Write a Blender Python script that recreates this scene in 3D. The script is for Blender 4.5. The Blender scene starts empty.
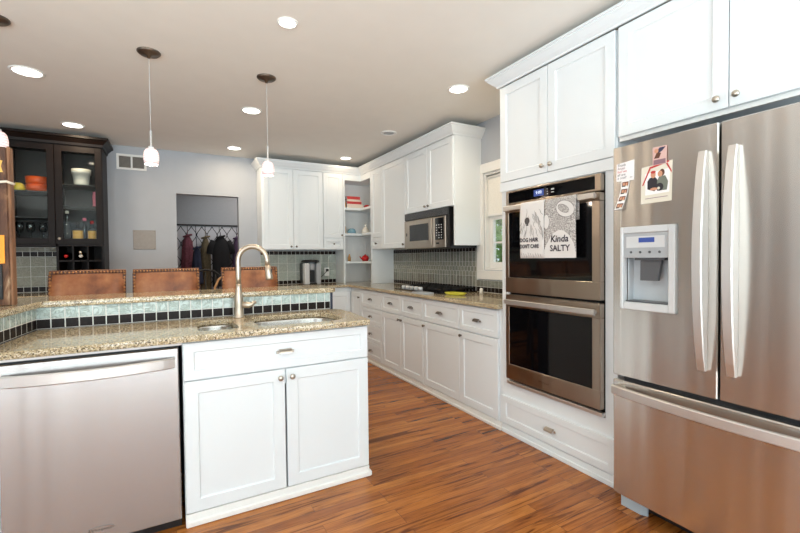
import bpy, bmesh, math, random
from mathutils import Matrix, Vector
random.seed(7)
PI = math.pi
S = bpy.context.scene
COL = S.collection

# ------------------------------------------------------------------ camera, world, daylight and added fill lamps, exposure
cam_d = bpy.data.cameras.new('camera'); cam = bpy.data.objects.new('camera', cam_d); COL.objects.link(cam)
cam_d.sensor_width = 36.0; cam_d.lens = 415.0 / 800 * 36; cam_d.clip_start = 0.05
_r = Vector((0.87500892, -0.48398021, -0.01107014)); _u = Vector((0.02023309, 0.01371399, 0.99970123)); _f = Vector((0.4836838, 0.87497148, -0.02179227))
cam.matrix_world = Matrix(((_r.x, _u.x, -_f.x, 0), (_r.y, _u.y, -_f.y, 0), (_r.z, _u.z, -_f.z, 1.25), (0, 0, 0, 1)))
S.camera = cam
S.view_settings.view_transform = 'Standard'; S.view_settings.look = 'None'
S.view_settings.gamma = 1.0; S.view_settings.use_curve_mapping = False
S.view_settings.exposure = -0.13
W = bpy.data.worlds.new('world'); S.world = W; W.use_nodes = True
W.node_tree.nodes['Background'].inputs[0].default_value = (0.80, 0.90, 1.0, 1)
W.node_tree.nodes['Background'].inputs[1].default_value = 1.5
def area_light(name, loc, rot, sx, sy, power, color, shape='RECTANGLE'):
    d = bpy.data.lights.new(name, 'AREA'); d.shape = shape; d.size = sx
    if shape == 'RECTANGLE': d.size_y = sy
    d.energy = power; d.color = color
    o = bpy.data.objects.new(name, d); o.location = loc; o.rotation_euler = rot; COL.objects.link(o)
    return o
area_light('daylight_fill_rear', (-0.3, -3.32, 1.25), (PI / 2, 0, 0), 4.6, 2.2, 70, (0.81, 0.955, 1.0))  # daylight fill lamp standing in an invented opening behind the camera
b_ = area_light('ceiling_fill_rear', (-0.3, -3.30, 0.9), (PI / 2 + 0.85, 0, 0), 4.6, 1.4, 265, (0.84, 0.96, 1.0)); b_.data.spread = 1.9  # added fill lamp tilted upward to brighten the ceiling
b_ = area_light('ceiling_fill_dining', (-3.50, 0.05, 0.9), (PI / 2 + 0.8, 0, -PI / 2), 2.8, 1.0, 62, (0.86, 0.96, 1.0)); b_.data.spread = 1.9  # second added upward fill, lifting the ceiling from the dining side
area_light('side_fill_dining', (-3.52, 0.05, 1.3), (PI / 2, 0, -PI / 2), 2.8, 1.9, 20, (0.84, 0.95, 1.0))  # added side fill lamp in the invented left opening
CAN_W = 6.2
CAN_COL = (1.0, 0.80, 0.56)
PEND_W = 3.0

# ------------------------------------------------------------------ materials
def lin(c):
    c = c / 255.0
    return c / 12.92 if c <= 0.04045 else ((c + 0.055) / 1.055) ** 2.4
def rgb(r, g, b): return (lin(r), lin(g), lin(b), 1)
MATS = {}
class NT:
    def __init__(s, name):
        s.m = bpy.data.materials.new(name); s.m.use_nodes = True; s.t = s.m.node_tree
        s.b = s.t.nodes['Principled BSDF']; MATS[name] = s.m
    def n(s, kind, **kw):
        x = s.t.nodes.new(kind)
        for k, v in kw.items():
            if k.startswith('i_'):
                key = k[2:].replace('_', ' ')
                x.inputs[key].default_value = v
            else: setattr(x, k, v)
        return x
    def l(s, a, b): s.t.links.new(a, b)
    def coords(s, scale=(1, 1, 1), rot=(0, 0, 0)):
        tc = s.n('ShaderNodeTexCoord'); mp = s.n('ShaderNodeMapping')
        mp.inputs['Scale'].default_value = scale; mp.inputs['Rotation'].default_value = rot
        s.l(tc.outputs['Object'], mp.inputs['Vector']); return mp.outputs[0]
    def noise(s, vec, scale, detail=2, rough=0.5, dist=0.0):
        x = s.n('ShaderNodeTexNoise'); x.inputs['Scale'].default_value = scale; x.inputs['Detail'].default_value = detail
        x.inputs['Roughness'].default_value = rough; x.inputs['Distortion'].default_value = dist
        s.l(vec, x.inputs['Vector']); return x
    def ramp(s, fac, stops, const=False):
        x = s.n('ShaderNodeValToRGB'); cr = x.color_ramp
        if const: cr.interpolation = 'CONSTANT'
        while len(cr.elements) < len(stops): cr.elements.new(0.5)
        for e, (p, c) in zip(cr.elements, stops): e.position = p; e.color = c
        s.l(fac, x.inputs[0]); return x.outputs[0]
    def bump(s, h, strength, dist=0.002):
        x = s.n('ShaderNodeBump'); x.inputs['Strength'].default_value = strength; x.inputs['Distance'].default_value = dist
        s.l(h, x.inputs['Height']); s.l(x.outputs[0], s.b.inputs['Normal'])
    def math(s, op, a, b=None):
        x = s.n('ShaderNodeMath', operation=op)
        for i, v in enumerate((a, b)):
            if v is None: continue
            if isinstance(v, (int, float)): x.inputs[i].default_value = v
            else: s.l(v, x.inputs[i])
        return x.outputs[0]
    def base(s, c): s.l(c, s.b.inputs['Base Color'])
def plain(name, c, rough=0.5, metal=0.0, mottle=0.0, coat=0.0, scale=30):
    t = NT(name); t.b.inputs['Roughness'].default_value = rough; t.b.inputs['Metallic'].default_value = metal
    t.b.inputs['Coat Weight'].default_value = coat
    if mottle:
        nz = t.noise(t.coords(), scale, 3)
        lo = tuple(x * (1 - mottle) for x in c[:3]) + (1,); hi = tuple(min(1, x * (1 + mottle)) for x in c[:3]) + (1,)
        t.base(t.ramp(nz.outputs[0], [(0.3, lo), (0.7, hi)]))
    else: t.b.inputs['Base Color'].default_value = c
    return t.m
white = plain('cabinet_white', rgb(232, 238, 241), 0.38)
plain('ceiling_paint', rgb(240, 237, 230), 0.9, mottle=0.012, scale=6)
plain('wall_gray', rgb(178, 183, 190), 0.85, mottle=0.015, scale=8)
plain('mud_gray', rgb(160, 162, 166), 0.85, mottle=0.02)
plain('trim_white', rgb(238, 238, 235), 0.45)
plain('shade_fabric', rgb(240, 238, 230), 0.9, mottle=0.04, scale=80)
plain('nickel', rgb(196, 188, 176), 0.28, 1.0)
plain('dark_nickel', rgb(120, 112, 104), 0.3, 1.0)
plain('bronze', rgb(120, 110, 100), 0.45, 1.0)
plain('faucet_nickel', rgb(198, 186, 170), 0.42, 1.0)
plain('black_plastic', rgb(18, 18, 20), 0.35)
plain('black_glass', rgb(9, 9, 11), 0.05)
plain('iron', rgb(20, 20, 21), 0.6)
plain('navy', rgb(38, 46, 66), 0.5)
plain('gray_plastic', rgb(168, 172, 176), 0.35)
plain('lightgray_plastic', rgb(205, 208, 210), 0.3)
plain('darkgray_plastic', rgb(84, 86, 90), 0.35)
plain('foot_plastic', rgb(178, 192, 200), 0.45)
plain('dark_wood', rgb(26, 19, 17), 0.42, mottle=0.2, scale=12).node_tree.nodes['Principled BSDF'].inputs['Specular IOR Level'].default_value = 0.15
plain('dark_wood_inside', rgb(30, 24, 22), 0.5)
plain('grout', rgb(226, 226, 220), 0.8)
plain('tile_black', rgb(34, 27, 25), 0.3, mottle=0.25, scale=60).node_tree.nodes['Principled BSDF'].inputs['Specular IOR Level'].default_value = 0.12
plain('plate_gray', rgb(150, 144, 138), 0.5, mottle=0.05)
plain('vent_dark', rgb(70, 68, 64), 0.7)
plain('paper', rgb(242, 240, 240), 0.7)
plain('ink', rgb(40, 30, 46), 0.7)
plain('photo_skin', rgb(205, 150, 120), 0.5); plain('photo_dark', rgb(40, 36, 44), 0.5); plain('photo_sage', rgb(112, 118, 108), 0.5)
plain('photo_red', rgb(190, 50, 48), 0.5); plain('photo_cream', rgb(225, 220, 205), 0.5); plain('photo_brown', rgb(96, 56, 40), 0.5); plain('photo_pink', rgb(214, 178, 170), 0.5); plain('photo_navy', rgb(52, 52, 82), 0.5); plain('photo_mauve', rgb(140, 110, 120), 0.5)
plain('red_gloss', rgb(190, 30, 30), 0.25); plain('orange', rgb(232, 92, 30), 0.35); plain('yellow', rgb(224, 200, 70), 0.45); plain('yellow_green', rgb(200, 196, 60), 0.5)
plain('ceramic', rgb(236, 232, 222), 0.25); plain('book_red', rgb(196, 60, 60), 0.6); plain('book_cream', rgb(226, 214, 200), 0.6); plain('blue_glassy', rgb(120, 165, 185), 0.2); plain('amber', rgb(190, 140, 80), 0.3)
plain('label_yellow', rgb(214, 168, 76), 0.6); plain('label_dark', rgb(60, 44, 36), 0.6); plain('pink', rgb(222, 120, 140), 0.5); plain('cap_blue', rgb(60, 70, 160), 0.4); plain('recess_gray', rgb(196, 202, 206), 0.3); plain('tray_gray', rgb(176, 182, 188), 0.35)
plain('coat_maroon', rgb(112, 62, 74), 0.9, mottle=0.3, scale=40); plain('coat_navy', rgb(34, 40, 62), 0.9, mottle=0.2); plain('coat_olive', rgb(104, 92, 70), 0.9, mottle=0.2); plain('coat_black', rgb(20, 20, 23), 0.9, mottle=0.2); plain('coat_plum', rgb(90, 70, 96), 0.9)
plain('stool_edge', rgb(82, 46, 26), 0.5); plain('brass_nail', rgb(176, 128, 84), 0.35, 1.0); plain('stool_wood', rgb(52, 34, 24), 0.45); plain('bentwood', rgb(176, 132, 88), 0.45)
plain('towel_white', rgb(226, 224, 222), 0.95); plain('towel_ink', rgb(88, 84, 84), 0.95)
plain('leaf', rgb(140, 176, 92), 0.6, mottle=0.35, scale=5); plain('grass', rgb(110, 140, 70), 0.9, mottle=0.3, scale=3); plain('bark', rgb(86, 66, 50), 0.9)
plain('basin_steel', rgb(200, 198, 192), 0.22, 1.0)
plain('label_orange', rgb(238, 152, 36), 0.6); plain('rope', rgb(214, 204, 186), 0.9)
plain('patio', rgb(170, 165, 158), 0.9, mottle=0.1)

def stainless(name, c, rough=0.26):
    t = NT(name); t.b.inputs['Metallic'].default_value = 1.0; t.b.inputs['Base Color'].default_value = c
    t.b.inputs['Anisotropic'].default_value = 0.75; t.b.inputs['Anisotropic Rotation'].default_value = 0.25
    tg = t.n('ShaderNodeTangent', direction_type='RADIAL', axis='Z'); t.l(tg.outputs[0], t.b.inputs['Tangent'])
    t.b.inputs['Roughness'].default_value = rough
    wv = t.noise(t.coords((9, 9, 0.25)), 1.0, 1); t.bump(wv.outputs[0], 0.34, 0.02)
stainless('stainless', rgb(180, 177, 175), 0.26); stainless('stainless_fridge', rgb(212, 208, 202), 0.27); stainless('stainless_warm', rgb(176, 164, 151), 0.28); plain('stainless_light', rgb(218, 216, 213), 0.45, 1.0)

t = NT('emit_can'); t.b.inputs['Base Color'].default_value = (1, 1, 1, 1); t.b.inputs['Emission Color'].default_value = (1, 0.93, 0.82, 1); t.b.inputs['Emission Strength'].default_value = 6
t = NT('emit_display'); t.b.inputs['Base Color'].default_value = rgb(20, 30, 70); t.b.inputs['Emission Color'].default_value = (0.10, 0.2, 0.75, 1); t.b.inputs['Emission Strength'].default_value = 0.4
t = NT('emit_digits'); t.b.inputs['Emission Color'].default_value = (0.7, 0.85, 1, 1); t.b.inputs['Emission Strength'].default_value = 1.0
t = NT('pendant_glass'); t.b.inputs['Roughness'].default_value = 0.3
wv = t.n('ShaderNodeTexWave', bands_direction='Z'); wv.inputs['Scale'].default_value = 22; wv.inputs['Distortion'].default_value = 1.5; wv.inputs['Detail Scale'].default_value = 3
t.l(t.coords(), wv.inputs[0])
cc = t.ramp(wv.outputs[1], [(0.2, rgb(250, 236, 236)), (0.75, rgb(226, 196, 200))]); t.base(cc); t.l(cc, t.b.inputs['Emission Color']); t.b.inputs['Emission Strength'].default_value = 0.38

def thin_glass(name, tint=(0.95, 0.97, 0.96, 1), gl=1.0):
    m = bpy.data.materials.new(name); m.use_nodes = True; nt = m.node_tree; MATS[name] = m
    for n in list(nt.nodes): nt.nodes.remove(n)
    o = nt.nodes.new('ShaderNodeOutputMaterial'); mx = nt.nodes.new('ShaderNodeMixShader'); tr = nt.nodes.new('ShaderNodeBsdfTransparent')
    g = nt.nodes.new('ShaderNodeBsdfGlossy'); fr = nt.nodes.new('ShaderNodeFresnel'); fr.inputs[0].default_value = 1.45
    mu = nt.nodes.new('ShaderNodeMath'); mu.operation = 'MULTIPLY'; mu.inputs[1].default_value = gl; nt.links.new(fr.outputs[0], mu.inputs[0])
    tr.inputs[0].default_value = tint; g.inputs[0].default_value = (0.9, 0.9, 0.9, 1); g.inputs[1].default_value = 0.03
    nt.links.new(mu.outputs[0], mx.inputs[0]); nt.links.new(tr.outputs[0], mx.inputs[1]); nt.links.new(g.outputs[0], mx.inputs[2]); nt.links.new(mx.outputs[0], o.inputs[0])
thin_glass('pane_glass', gl=0.25); thin_glass('drink_glass', (0.86, 0.88, 0.88, 1), 2.2)

# hardwood floor: narrow oak planks running along x
t = NT('oak_floor'); v = t.coords()
bk = t.n('ShaderNodeTexBrick'); t.l(v, bk.inputs[0]); bk.offset = 0.37; bk.offset_frequency = 3
for k, x in (('Scale', 1.0), ('Mortar Size', 0.0009), ('Brick Width', 0.95), ('Row Height', 0.06), ('Bias', 0.0), ('Mortar Smooth', 0.4)): bk.inputs[k].default_value = x
bk.inputs['Color1'].default_value = (0, 0, 0, 1); bk.inputs['Color2'].default_value = (1, 1, 1, 1); bk.inputs['Mortar'].default_value = (0.5, 0.5, 0.5, 1)
plank = t.ramp(bk.outputs[0], [(0.0, rgb(150, 88, 36)), (0.35, rgb(165, 99, 42)), (0.65, rgb(176, 109, 47)), (1.0, rgb(188, 122, 57))])
add = t.n('ShaderNodeMixRGB', blend_type='ADD'); add.inputs[0].default_value = 1
sc = t.n('ShaderNodeVectorMath', operation='SCALE'); sc.inputs['Scale'].default_value = 7.3; t.l(bk.outputs[0], sc.inputs[0])
va = t.n('ShaderNodeVectorMath', operation='ADD'); t.l(v, va.inputs[0]); t.l(sc.outputs[0], va.inputs[1])
mp = t.n('ShaderNodeMapping'); mp.inputs['Scale'].default_value = (1.0, 14, 1); t.l(va.outputs[0], mp.inputs[0])
gr = t.noise(mp.outputs[0], 1.6, 5, 0.6, 1.4)
g1 = t.ramp(gr.outputs[0], [(0.36, (0.30, 0.22, 0.17, 1)), (0.44, (0.80, 0.74, 0.68, 1)), (0.60, (1.1, 1.1, 1.1, 1))])
m1 = t.n('ShaderNodeMixRGB', blend_type='MULTIPLY'); m1.inputs[0].default_value = 1.0; t.l(plank, m1.inputs[1]); t.l(g1, m1.inputs[2])
mp2 = t.n('ShaderNodeMapping'); mp2.inputs['Scale'].default_value = (7, 130, 1); t.l(va.outputs[0], mp2.inputs[0])
fg = t.noise(mp2.outputs[0], 2.0, 3)
g2 = t.ramp(fg.outputs[0], [(0.36, (0.66, 0.6, 0.55, 1)), (0.55, (1, 1, 1, 1))])
m2 = t.n('ShaderNodeMixRGB', blend_type='MULTIPLY'); m2.inputs[0].default_value = 0.6; t.l(m1.outputs[0], m2.inputs[1]); t.l(g2, m2.inputs[2])
m3 = t.n('ShaderNodeMixRGB', blend_type='MIX'); t.l(bk.outputs[1], m3.inputs[0]); t.l(m2.outputs[0], m3.inputs[1]); m3.inputs[2].default_value = rgb(70, 36, 18)
t.base(m3.outputs[0]); t.b.inputs['Roughness'].default_value = 0.27; t.bump(fg.outputs[0], 0.08, 0.001)

# speckled granite
t = NT('granite'); v = t.coords()
nz = t.noise(v, 9, 3); cl = t.ramp(nz.outputs[0], [(0.35, rgb(190, 166, 124)), (0.65, rgb(216, 196, 158))])
vo = t.n('ShaderNodeTexVoronoi'); vo.inputs['Scale'].default_value = 230; t.l(v, vo.inputs['Vector'])
sep = t.n('ShaderNodeSeparateColor'); t.l(vo.outputs['Color'], sep.inputs[0])
sp = t.ramp(sep.outputs[0], [(0.0, rgb(34, 30, 28)), (0.12, rgb(92, 86, 78)), (0.22, rgb(140, 124, 98)), (0.36, rgb(178, 160, 128)), (0.62, rgb(200, 186, 156)), (0.84, rgb(224, 216, 198))], True)
mx = t.n('ShaderNodeMixRGB'); mx.inputs[0].default_value = 0.72; t.l(cl, mx.inputs[1]); t.l(sp, mx.inputs[2])
n2 = t.noise(v, 105, 2); dk = t.ramp(n2.outputs[0], [(0.61, (1, 1, 1, 1)), (0.67, (0.22, 0.2, 0.19, 1))])
m2 = t.n('ShaderNodeMixRGB', blend_type='MULTIPLY'); m2.inputs[0].default_value = 1; t.l(mx.outputs[0], m2.inputs[1]); t.l(dk, m2.inputs[2])
t.base(m2.outputs[0]); t.b.inputs['Roughness'].default_value = 0.07

# embossed glass tile (leaf relief), three shades
def glass_tile(name, c, s=17):
    t = NT(name); v = t.coords(); nz = t.noise(v, s, 2, 0.5, 2.2)
    rd = t.ramp(nz.outputs[0], [(0.42, (0, 0, 0, 1)), (0.5, (1, 1, 1, 1)), (0.58, (0, 0, 0, 1))])
    cm = t.n('ShaderNodeMixRGB'); t.l(rd, cm.inputs[0]); cm.inputs[1].default_value = c; cm.inputs[2].default_value = tuple(x * 0.80 for x in c[:3]) + (1,)
    t.base(cm.outputs[0]); t.b.inputs['Roughness'].default_value = 0.14; t.bump(rd, 0.6, 0.005)
glass_tile('tile_green', rgb(192, 207, 202)); glass_tile('tile_hutch', rgb(158, 158, 144)); glass_tile('tile_pale', rgb(176, 186, 178)); glass_tile('tile_pale_gray', rgb(170, 178, 170)); glass_tile('tile_green_gray', rgb(138, 142, 133)); glass_tile('tile_sage', rgb(150, 152, 141)); glass_tile('tile_taupe', rgb(134, 133, 123))

# leather
t = NT('leather'); v = t.coords(); nz = t.noise(v, 7, 4, 0.6)
t.base(t.ramp(nz.outputs[0], [(0.3, rgb(112, 62, 32)), (0.5, rgb(152, 92, 52)), (0.72, rgb(184, 126, 80))])); t.b.inputs['Roughness'].default_value = 0.36
n3 = t.noise(v, 160, 2); t.bump(n3.outputs[0], 0.15, 0.001)
# weathered planks
t = NT('weathered_wood'); v = t.coords((6, 6, 1.2)); nz = t.noise(v, 3.5, 5, 0.65, 0.8)
t.base(t.ramp(nz.outputs[0], [(0.3, rgb(40, 26, 20)), (0.48, rgb(84, 54, 38)), (0.6, rgb(120, 84, 58)), (0.72, rgb(176, 150, 122))])); t.b.inputs['Roughness'].default_value = 0.75; t.bump(nz.outputs[0], 0.5, 0.004)
t = NT('board_edge'); v = t.coords((6, 6, 1.2)); nz = t.noise(v, 3, 4)
t.base(t.ramp(nz.outputs[0], [(0.35, rgb(92, 58, 38)), (0.65, rgb(150, 108, 76))])); t.b.inputs['Roughness'].default_value = 0.7
# beadboard
t = NT('beadboard'); t.b.inputs['Base Color'].default_value = rgb(238, 238, 236); t.b.inputs['Roughness'].default_value = 0.5
# lattice wallpaper: black ogee lines on gray white
t = NT('lattice_paper'); tc = t.n('ShaderNodeTexCoord'); sx = t.n('ShaderNodeSeparateXYZ'); t.l(tc.outputs['Object'], sx.inputs[0])
u = t.math('MULTIPLY', sx.outputs[0], 1 / 0.14); w = t.math('MULTIPLY', sx.outputs[2], 1 / 0.27)
wob = t.math('MULTIPLY', t.math('SINE', t.math('MULTIPLY', w, 4 * PI)), -0.035)
ln = None
for sgn in (1, -1):
    a = t.math('ADD' if sgn > 0 else 'SUBTRACT', u, t.math('ADD', w, wob))
    d = t.math('ABSOLUTE', t.math('SUBTRACT', t.math('FRACT', a), 0.5))
    k = t.math('LESS_THAN', d, 0.04); ln = k if ln is None else t.math('MAXIMUM', ln, k)
mx = t.n('ShaderNodeMixRGB'); t.l(ln, mx.inputs[0]); mx.inputs[1].default_value = rgb(196, 196, 202); mx.inputs[2].default_value = rgb(24, 24, 28)
t.base(mx.outputs[0]); t.b.inputs['Roughness'].default_value = 0.8
# speckled tea towel ground
t = NT('towel_speckle'); v = t.coords(); nz = t.noise(v, 210, 1)
t.base(t.ramp(nz.outputs[0], [(0.47, rgb(146, 142, 140)), (0.55, rgb(214, 211, 208))])); t.b.inputs['Roughness'].default_value = 0.95

def M_(m): return MATS[m] if isinstance(m, str) else m

# ------------------------------------------------------------------ mesh helpers
class MB:
    def __init__(s, mat='cabinet_white', T=None):
        s.v = []; s.f = []; s.mi = []; s.sm = []; s.mats = []; s.d = mat; s.T = T or Matrix()
    def add(s, vs, fs, mat=None, smooth=False, T=None):
        mat = mat or s.d
        if mat not in s.mats: s.mats.append(mat)
        i = s.mats.index(mat); o = len(s.v); X = s.T @ T if T is not None else s.T
        flip = X.to_3x3().determinant() < 0
        s.v += [tuple(X @ Vector(p)) for p in vs]
        for f in fs:
            f = [o + k for k in f]
            s.f.append(f[::-1] if flip else f); s.mi.append(i); s.sm.append(smooth)
        return s
    def box(s, x0, x1, y0, y1, z0, z1, mat=None, ch=0.0, T=None):
        if x0 > x1: x0, x1 = x1, x0
        if y0 > y1: y0, y1 = y1, y0
        if z0 > z1: z0, z1 = z1, z0
        if ch <= 0:
            vs = [(x0, y0, z0), (x1, y0, z0), (x1, y1, z0), (x0, y1, z0), (x0, y0, z1), (x1, y0, z1), (x1, y1, z1), (x0, y1, z1)]
            return s.add(vs, [(0, 3, 2, 1), (4, 5, 6, 7), (0, 1, 5, 4), (1, 2, 6, 5), (2, 3, 7, 6), (3, 0, 4, 7)], mat, False, T)
        c = min(ch, (x1 - x0) / 2.01, (y1 - y0) / 2.01, (z1 - z0) / 2.01)
        bm = bmesh.new()
        for X in ((x0, c), (x1, -c)):
            for Y in ((y0, c), (y1, -c)):
                for Z in ((z0, c), (z1, -c)):
                    bm.verts.new((X[0], Y[0] + Y[1], Z[0] + Z[1])); bm.verts.new((X[0] + X[1], Y[0], Z[0] + Z[1])); bm.verts.new((X[0] + X[1], Y[0] + Y[1], Z[0]))
        bmesh.ops.convex_hull(bm, input=bm.verts[:])
        bmesh.ops.dissolve_limit(bm, angle_limit=0.01, verts=bm.verts[:], edges=bm.edges[:])
        bmesh.ops.recalc_face_normals(bm, faces=bm.faces[:])
        bm.verts.index_update()
        s.add([v.co.copy() for v in bm.verts], [[v.index for v in f.verts] for f in bm.faces], mat, False, T); bm.free(); return s
    def lathe(s, prof, n=20, T=None, mat=None, smooth=True, arc=2 * PI):
        vs = []; fs = []; full = abs(arc - 2 * PI) < 1e-6; m = n if full else n + 1
        for r, z in prof:
            for k in range(m):
                a = arc * k / n; vs.append((max(r, 1e-5) * math.cos(a), max(r, 1e-5) * math.sin(a), z))
        for i in range(len(prof) - 1):
            for k in range(n):
                k2 = (k + 1) % m; fs.append((i * m + k, i * m + k2, (i + 1) * m + k2, (i + 1) * m + k))
        return s.add(vs, fs, mat, smooth, T)
    def cyl(s, p0, p1, r, n=16, mat=None, r1=None):
        return s.tube([p0, p1], [r, r if r1 is None else r1], n, mat)
    def tube(s, path, r, n=10, mat=None, caps=True, T=None, squash=None):
        P = [Vector(p) for p in path]; R = r if isinstance(r, (list, tuple)) else [r] * len(P)
        tg = [(P[min(i + 1, len(P) - 1)] - P[max(i - 1, 0)]).normalized() for i in range(len(P))]
        up = Vector((0, 0, 1)) if abs(tg[0].z) < 0.9 else Vector((1, 0, 0))
        nx = tg[0].cross(up).normalized(); vs = []; fs = []
        for i, p in enumerate(P):
            nx = (nx - tg[i] * nx.dot(tg[i])).normalized(); ny = tg[i].cross(nx)
            for k in range(n):
                a = 2 * PI * k / n; vs.append(p + (nx * math.cos(a) + ny * math.sin(a) * (squash or 1)) * R[i])
        for i in range(len(P) - 1):
            for k in range(n): k2 = (k + 1) % n; fs.append((i * n + k, i * n + k2, (i + 1) * n + k2, (i + 1) * n + k))
        s.add(vs, fs, mat, True, T)
        if caps:
            s.add(vs[:n], [tuple(range(n))[::-1]], mat, False, T); s.add(vs[-n:], [tuple(range(n))], mat, False, T)
        return s
    def rect_sweep(s, path, w, t, side, mat=None, ch=0.0, smooth=True):
        """bar with a w x t section; side = direction of w"""
        P = [Vector(p) for p in path]; sd = Vector(side).normalized(); vs = []; fs = []
        c = ch; sec = [(-w / 2 + c, -t / 2), (w / 2 - c, -t / 2), (w / 2, -t / 2 + c), (w / 2, t / 2 - c), (w / 2 - c, t / 2), (-w / 2 + c, t / 2), (-w / 2, t / 2 - c), (-w / 2, -t / 2 + c)] if c else [(-w / 2, -t / 2), (w / 2, -t / 2), (w / 2, t / 2), (-w / 2, t / 2)]
        n = len(sec)
        for i, p in enumerate(P):
            tg = (P[min(i + 1, len(P) - 1)] - P[max(i - 1, 0)]).normalized(); nn = tg.cross(sd).normalized()
            for a, b in sec: vs.append(p + sd * a + nn * b)
        for i in range(len(P) - 1):
            for k in range(n): k2 = (k + 1) % n; fs.append((i * n + k, (i + 1) * n + k, (i + 1) * n + k2, i * n + k2))
        fs += [tuple(range(n)), tuple(range((len(P) - 1) * n, len(P) * n))[::-1]]
        return s.add(vs, fs, mat, False)
    def prism(s, pts, z0, z1, mat=None, T=None):
        n = len(pts); vs = [(x, y, z0) for x, y in pts] + [(x, y, z1) for x, y in pts]
        fs = [tuple(range(n))[::-1], tuple(range(n, 2 * n))] + [(k, (k + 1) % n, n + (k + 1) % n, n + k) for k in range(n)]
        return s.add(vs, fs, mat, False, T)
    def ellipsoid(s, c, rx, ry, rz, mat=None, n=14, m=8):
        pr = [(math.sin(PI * i / m), -math.cos(PI * i / m)) for i in range(m + 1)]
        return s.lathe(pr, n, Matrix.Translation(c) @ Matrix.Diagonal((rx, ry, rz, 1)), mat)
    def loft(s, rings, mat=None, smooth=True, caps=True):
        n = len(rings[0]); vs = [p for r in rings for p in r]; fs = []
        for i in range(len(rings) - 1):
            for k in range(n): k2 = (k + 1) % n; fs.append((i * n + k, i * n + k2, (i + 1) * n + k2, (i + 1) * n + k))
        if caps: fs += [tuple(range(n))[::-1], tuple(range((len(rings) - 1) * n, len(rings) * n))]
        return s.add(vs, fs, mat, smooth)
    def shaker(s, x0, x1, z0, z1, y=0.0, t=0.019, rail=0.057, rec=0.008, mat=None):
        rl = min(rail, (x1 - x0) * 0.3, (z1 - z0) * 0.3)
        def ring(i, yy): return [(x0 + i, yy, z0 + i), (x1 - i, yy, z0 + i), (x1 - i, yy, z1 - i), (x0 + i, yy, z1 - i)]
        R = [ring(0, y + t), ring(0, y + 0.002), ring(0.002, y), ring(rl, y), ring(rl + 0.005, y + rec)]
        vs = [p for r in R for p in r]; fs = []
        for i in range(4):
            for k in range(4): k2 = (k + 1) % 4; fs.append((i * 4 + k, i * 4 + k2, (i + 1) * 4 + k2, (i + 1) * 4 + k))
        fs += [(16, 17, 18, 19), (3, 2, 1, 0)]
        return s.add(vs, fs, mat)
    def build(s, name, parent=None, label=None):
        me = bpy.data.meshes.new(name); me.from_pydata(s.v, [], s.f)
        for m in s.mats: me.materials.append(M_(m))
        me.polygons.foreach_set('material_index', s.mi); me.polygons.foreach_set('use_smooth', s.sm)
        bm = bmesh.new(); bm.from_mesh(me); bmesh.ops.remove_doubles(bm, verts=bm.verts[:], dist=1e-6); bmesh.ops.recalc_face_normals(bm, faces=bm.faces[:]); bm.to_mesh(me); bm.free()
        o = bpy.data.objects.new(name, me); COL.objects.link(o)
        if parent is not None: o.parent = parent
        if label: o['label'] = label
        return o
def tag(o, label, cat, group=None):
    o['label'] = label; o['category'] = cat
    if group: o['group'] = group
    return o
def thing(name, label, cat, loc=(0, 0, 0), rz=0.0, group=None):
    o = bpy.data.objects.new(name, None); COL.objects.link(o); o.empty_display_size = 0.1
    o.location = loc; o.rotation_euler = (0, 0, rz); return tag(o, label, cat, group)
def struct(o): o['kind'] = 'structure'; return o
def copy_tree(o, parent=None):
    c = o.copy(); COL.objects.link(c)
    if parent is not None: c.parent = parent
    for ch in list(o.children): copy_tree(ch, c)
    return c
def lathe_at(x, y, z): return Matrix.Translation((x, y, z))
RX = Matrix.Rotation(PI / 2, 4, 'X')      # local z -> -y (towards the viewer of a front)
def round_poly(pts, rad, seg=6):
    out = []; n = len(pts)
    for i, p in enumerate(pts):
        r = rad[i] if isinstance(rad, (list, tuple)) else rad
        p = Vector(p); a = Vector(pts[i - 1]); b = Vector(pts[(i + 1) % n])
        if r <= 0: out.append(tuple(p)); continue
        da = (a - p).normalized(); db = (b - p).normalized(); ang = da.angle(db)
        d = min(r / math.tan(ang / 2), (a - p).length * 0.49, (b - p).length * 0.49)
        p0 = p + da * d; p1 = p + db * d
        for k in range(seg + 1):
            q = k / seg; out.append(tuple(p0 * (1 - q) ** 2 + p * 2 * q * (1 - q) + p1 * q * q))
    return out
def slab(name, outlines, z0, z1, mat, bev=0.004):
    cu = bpy.data.curves.new(name, 'CURVE'); cu.dimensions = '2D'; cu.fill_mode = 'BOTH'
    cu.extrude = (z1 - z0) / 2 - bev; cu.bevel_depth = bev; cu.bevel_resolution = 2; cu.offset = -bev
    for pts in outlines:
        sp = cu.splines.new('POLY'); sp.points.add(len(pts) - 1); sp.use_cyclic_u = True
        for q, (x, y) in zip(sp.points, pts): q.co = (x, y, 0, 1)
    o = bpy.data.objects.new(name, cu); COL.objects.link(o); o.location = (0, 0, (z0 + z1) / 2)
    dg = bpy.context.evaluated_depsgraph_get(); me = bpy.data.meshes.new_from_object(o.evaluated_get(dg))
    bpy.data.objects.remove(o); bpy.data.curves.remove(cu)
    me.name = name; me.materials.clear(); me.materials.append(M_(mat)); me.transform(Matrix.Translation((0, 0, (z0 + z1) / 2)))
    o = bpy.data.objects.new(name, me); COL.objects.link(o); return o
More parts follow.
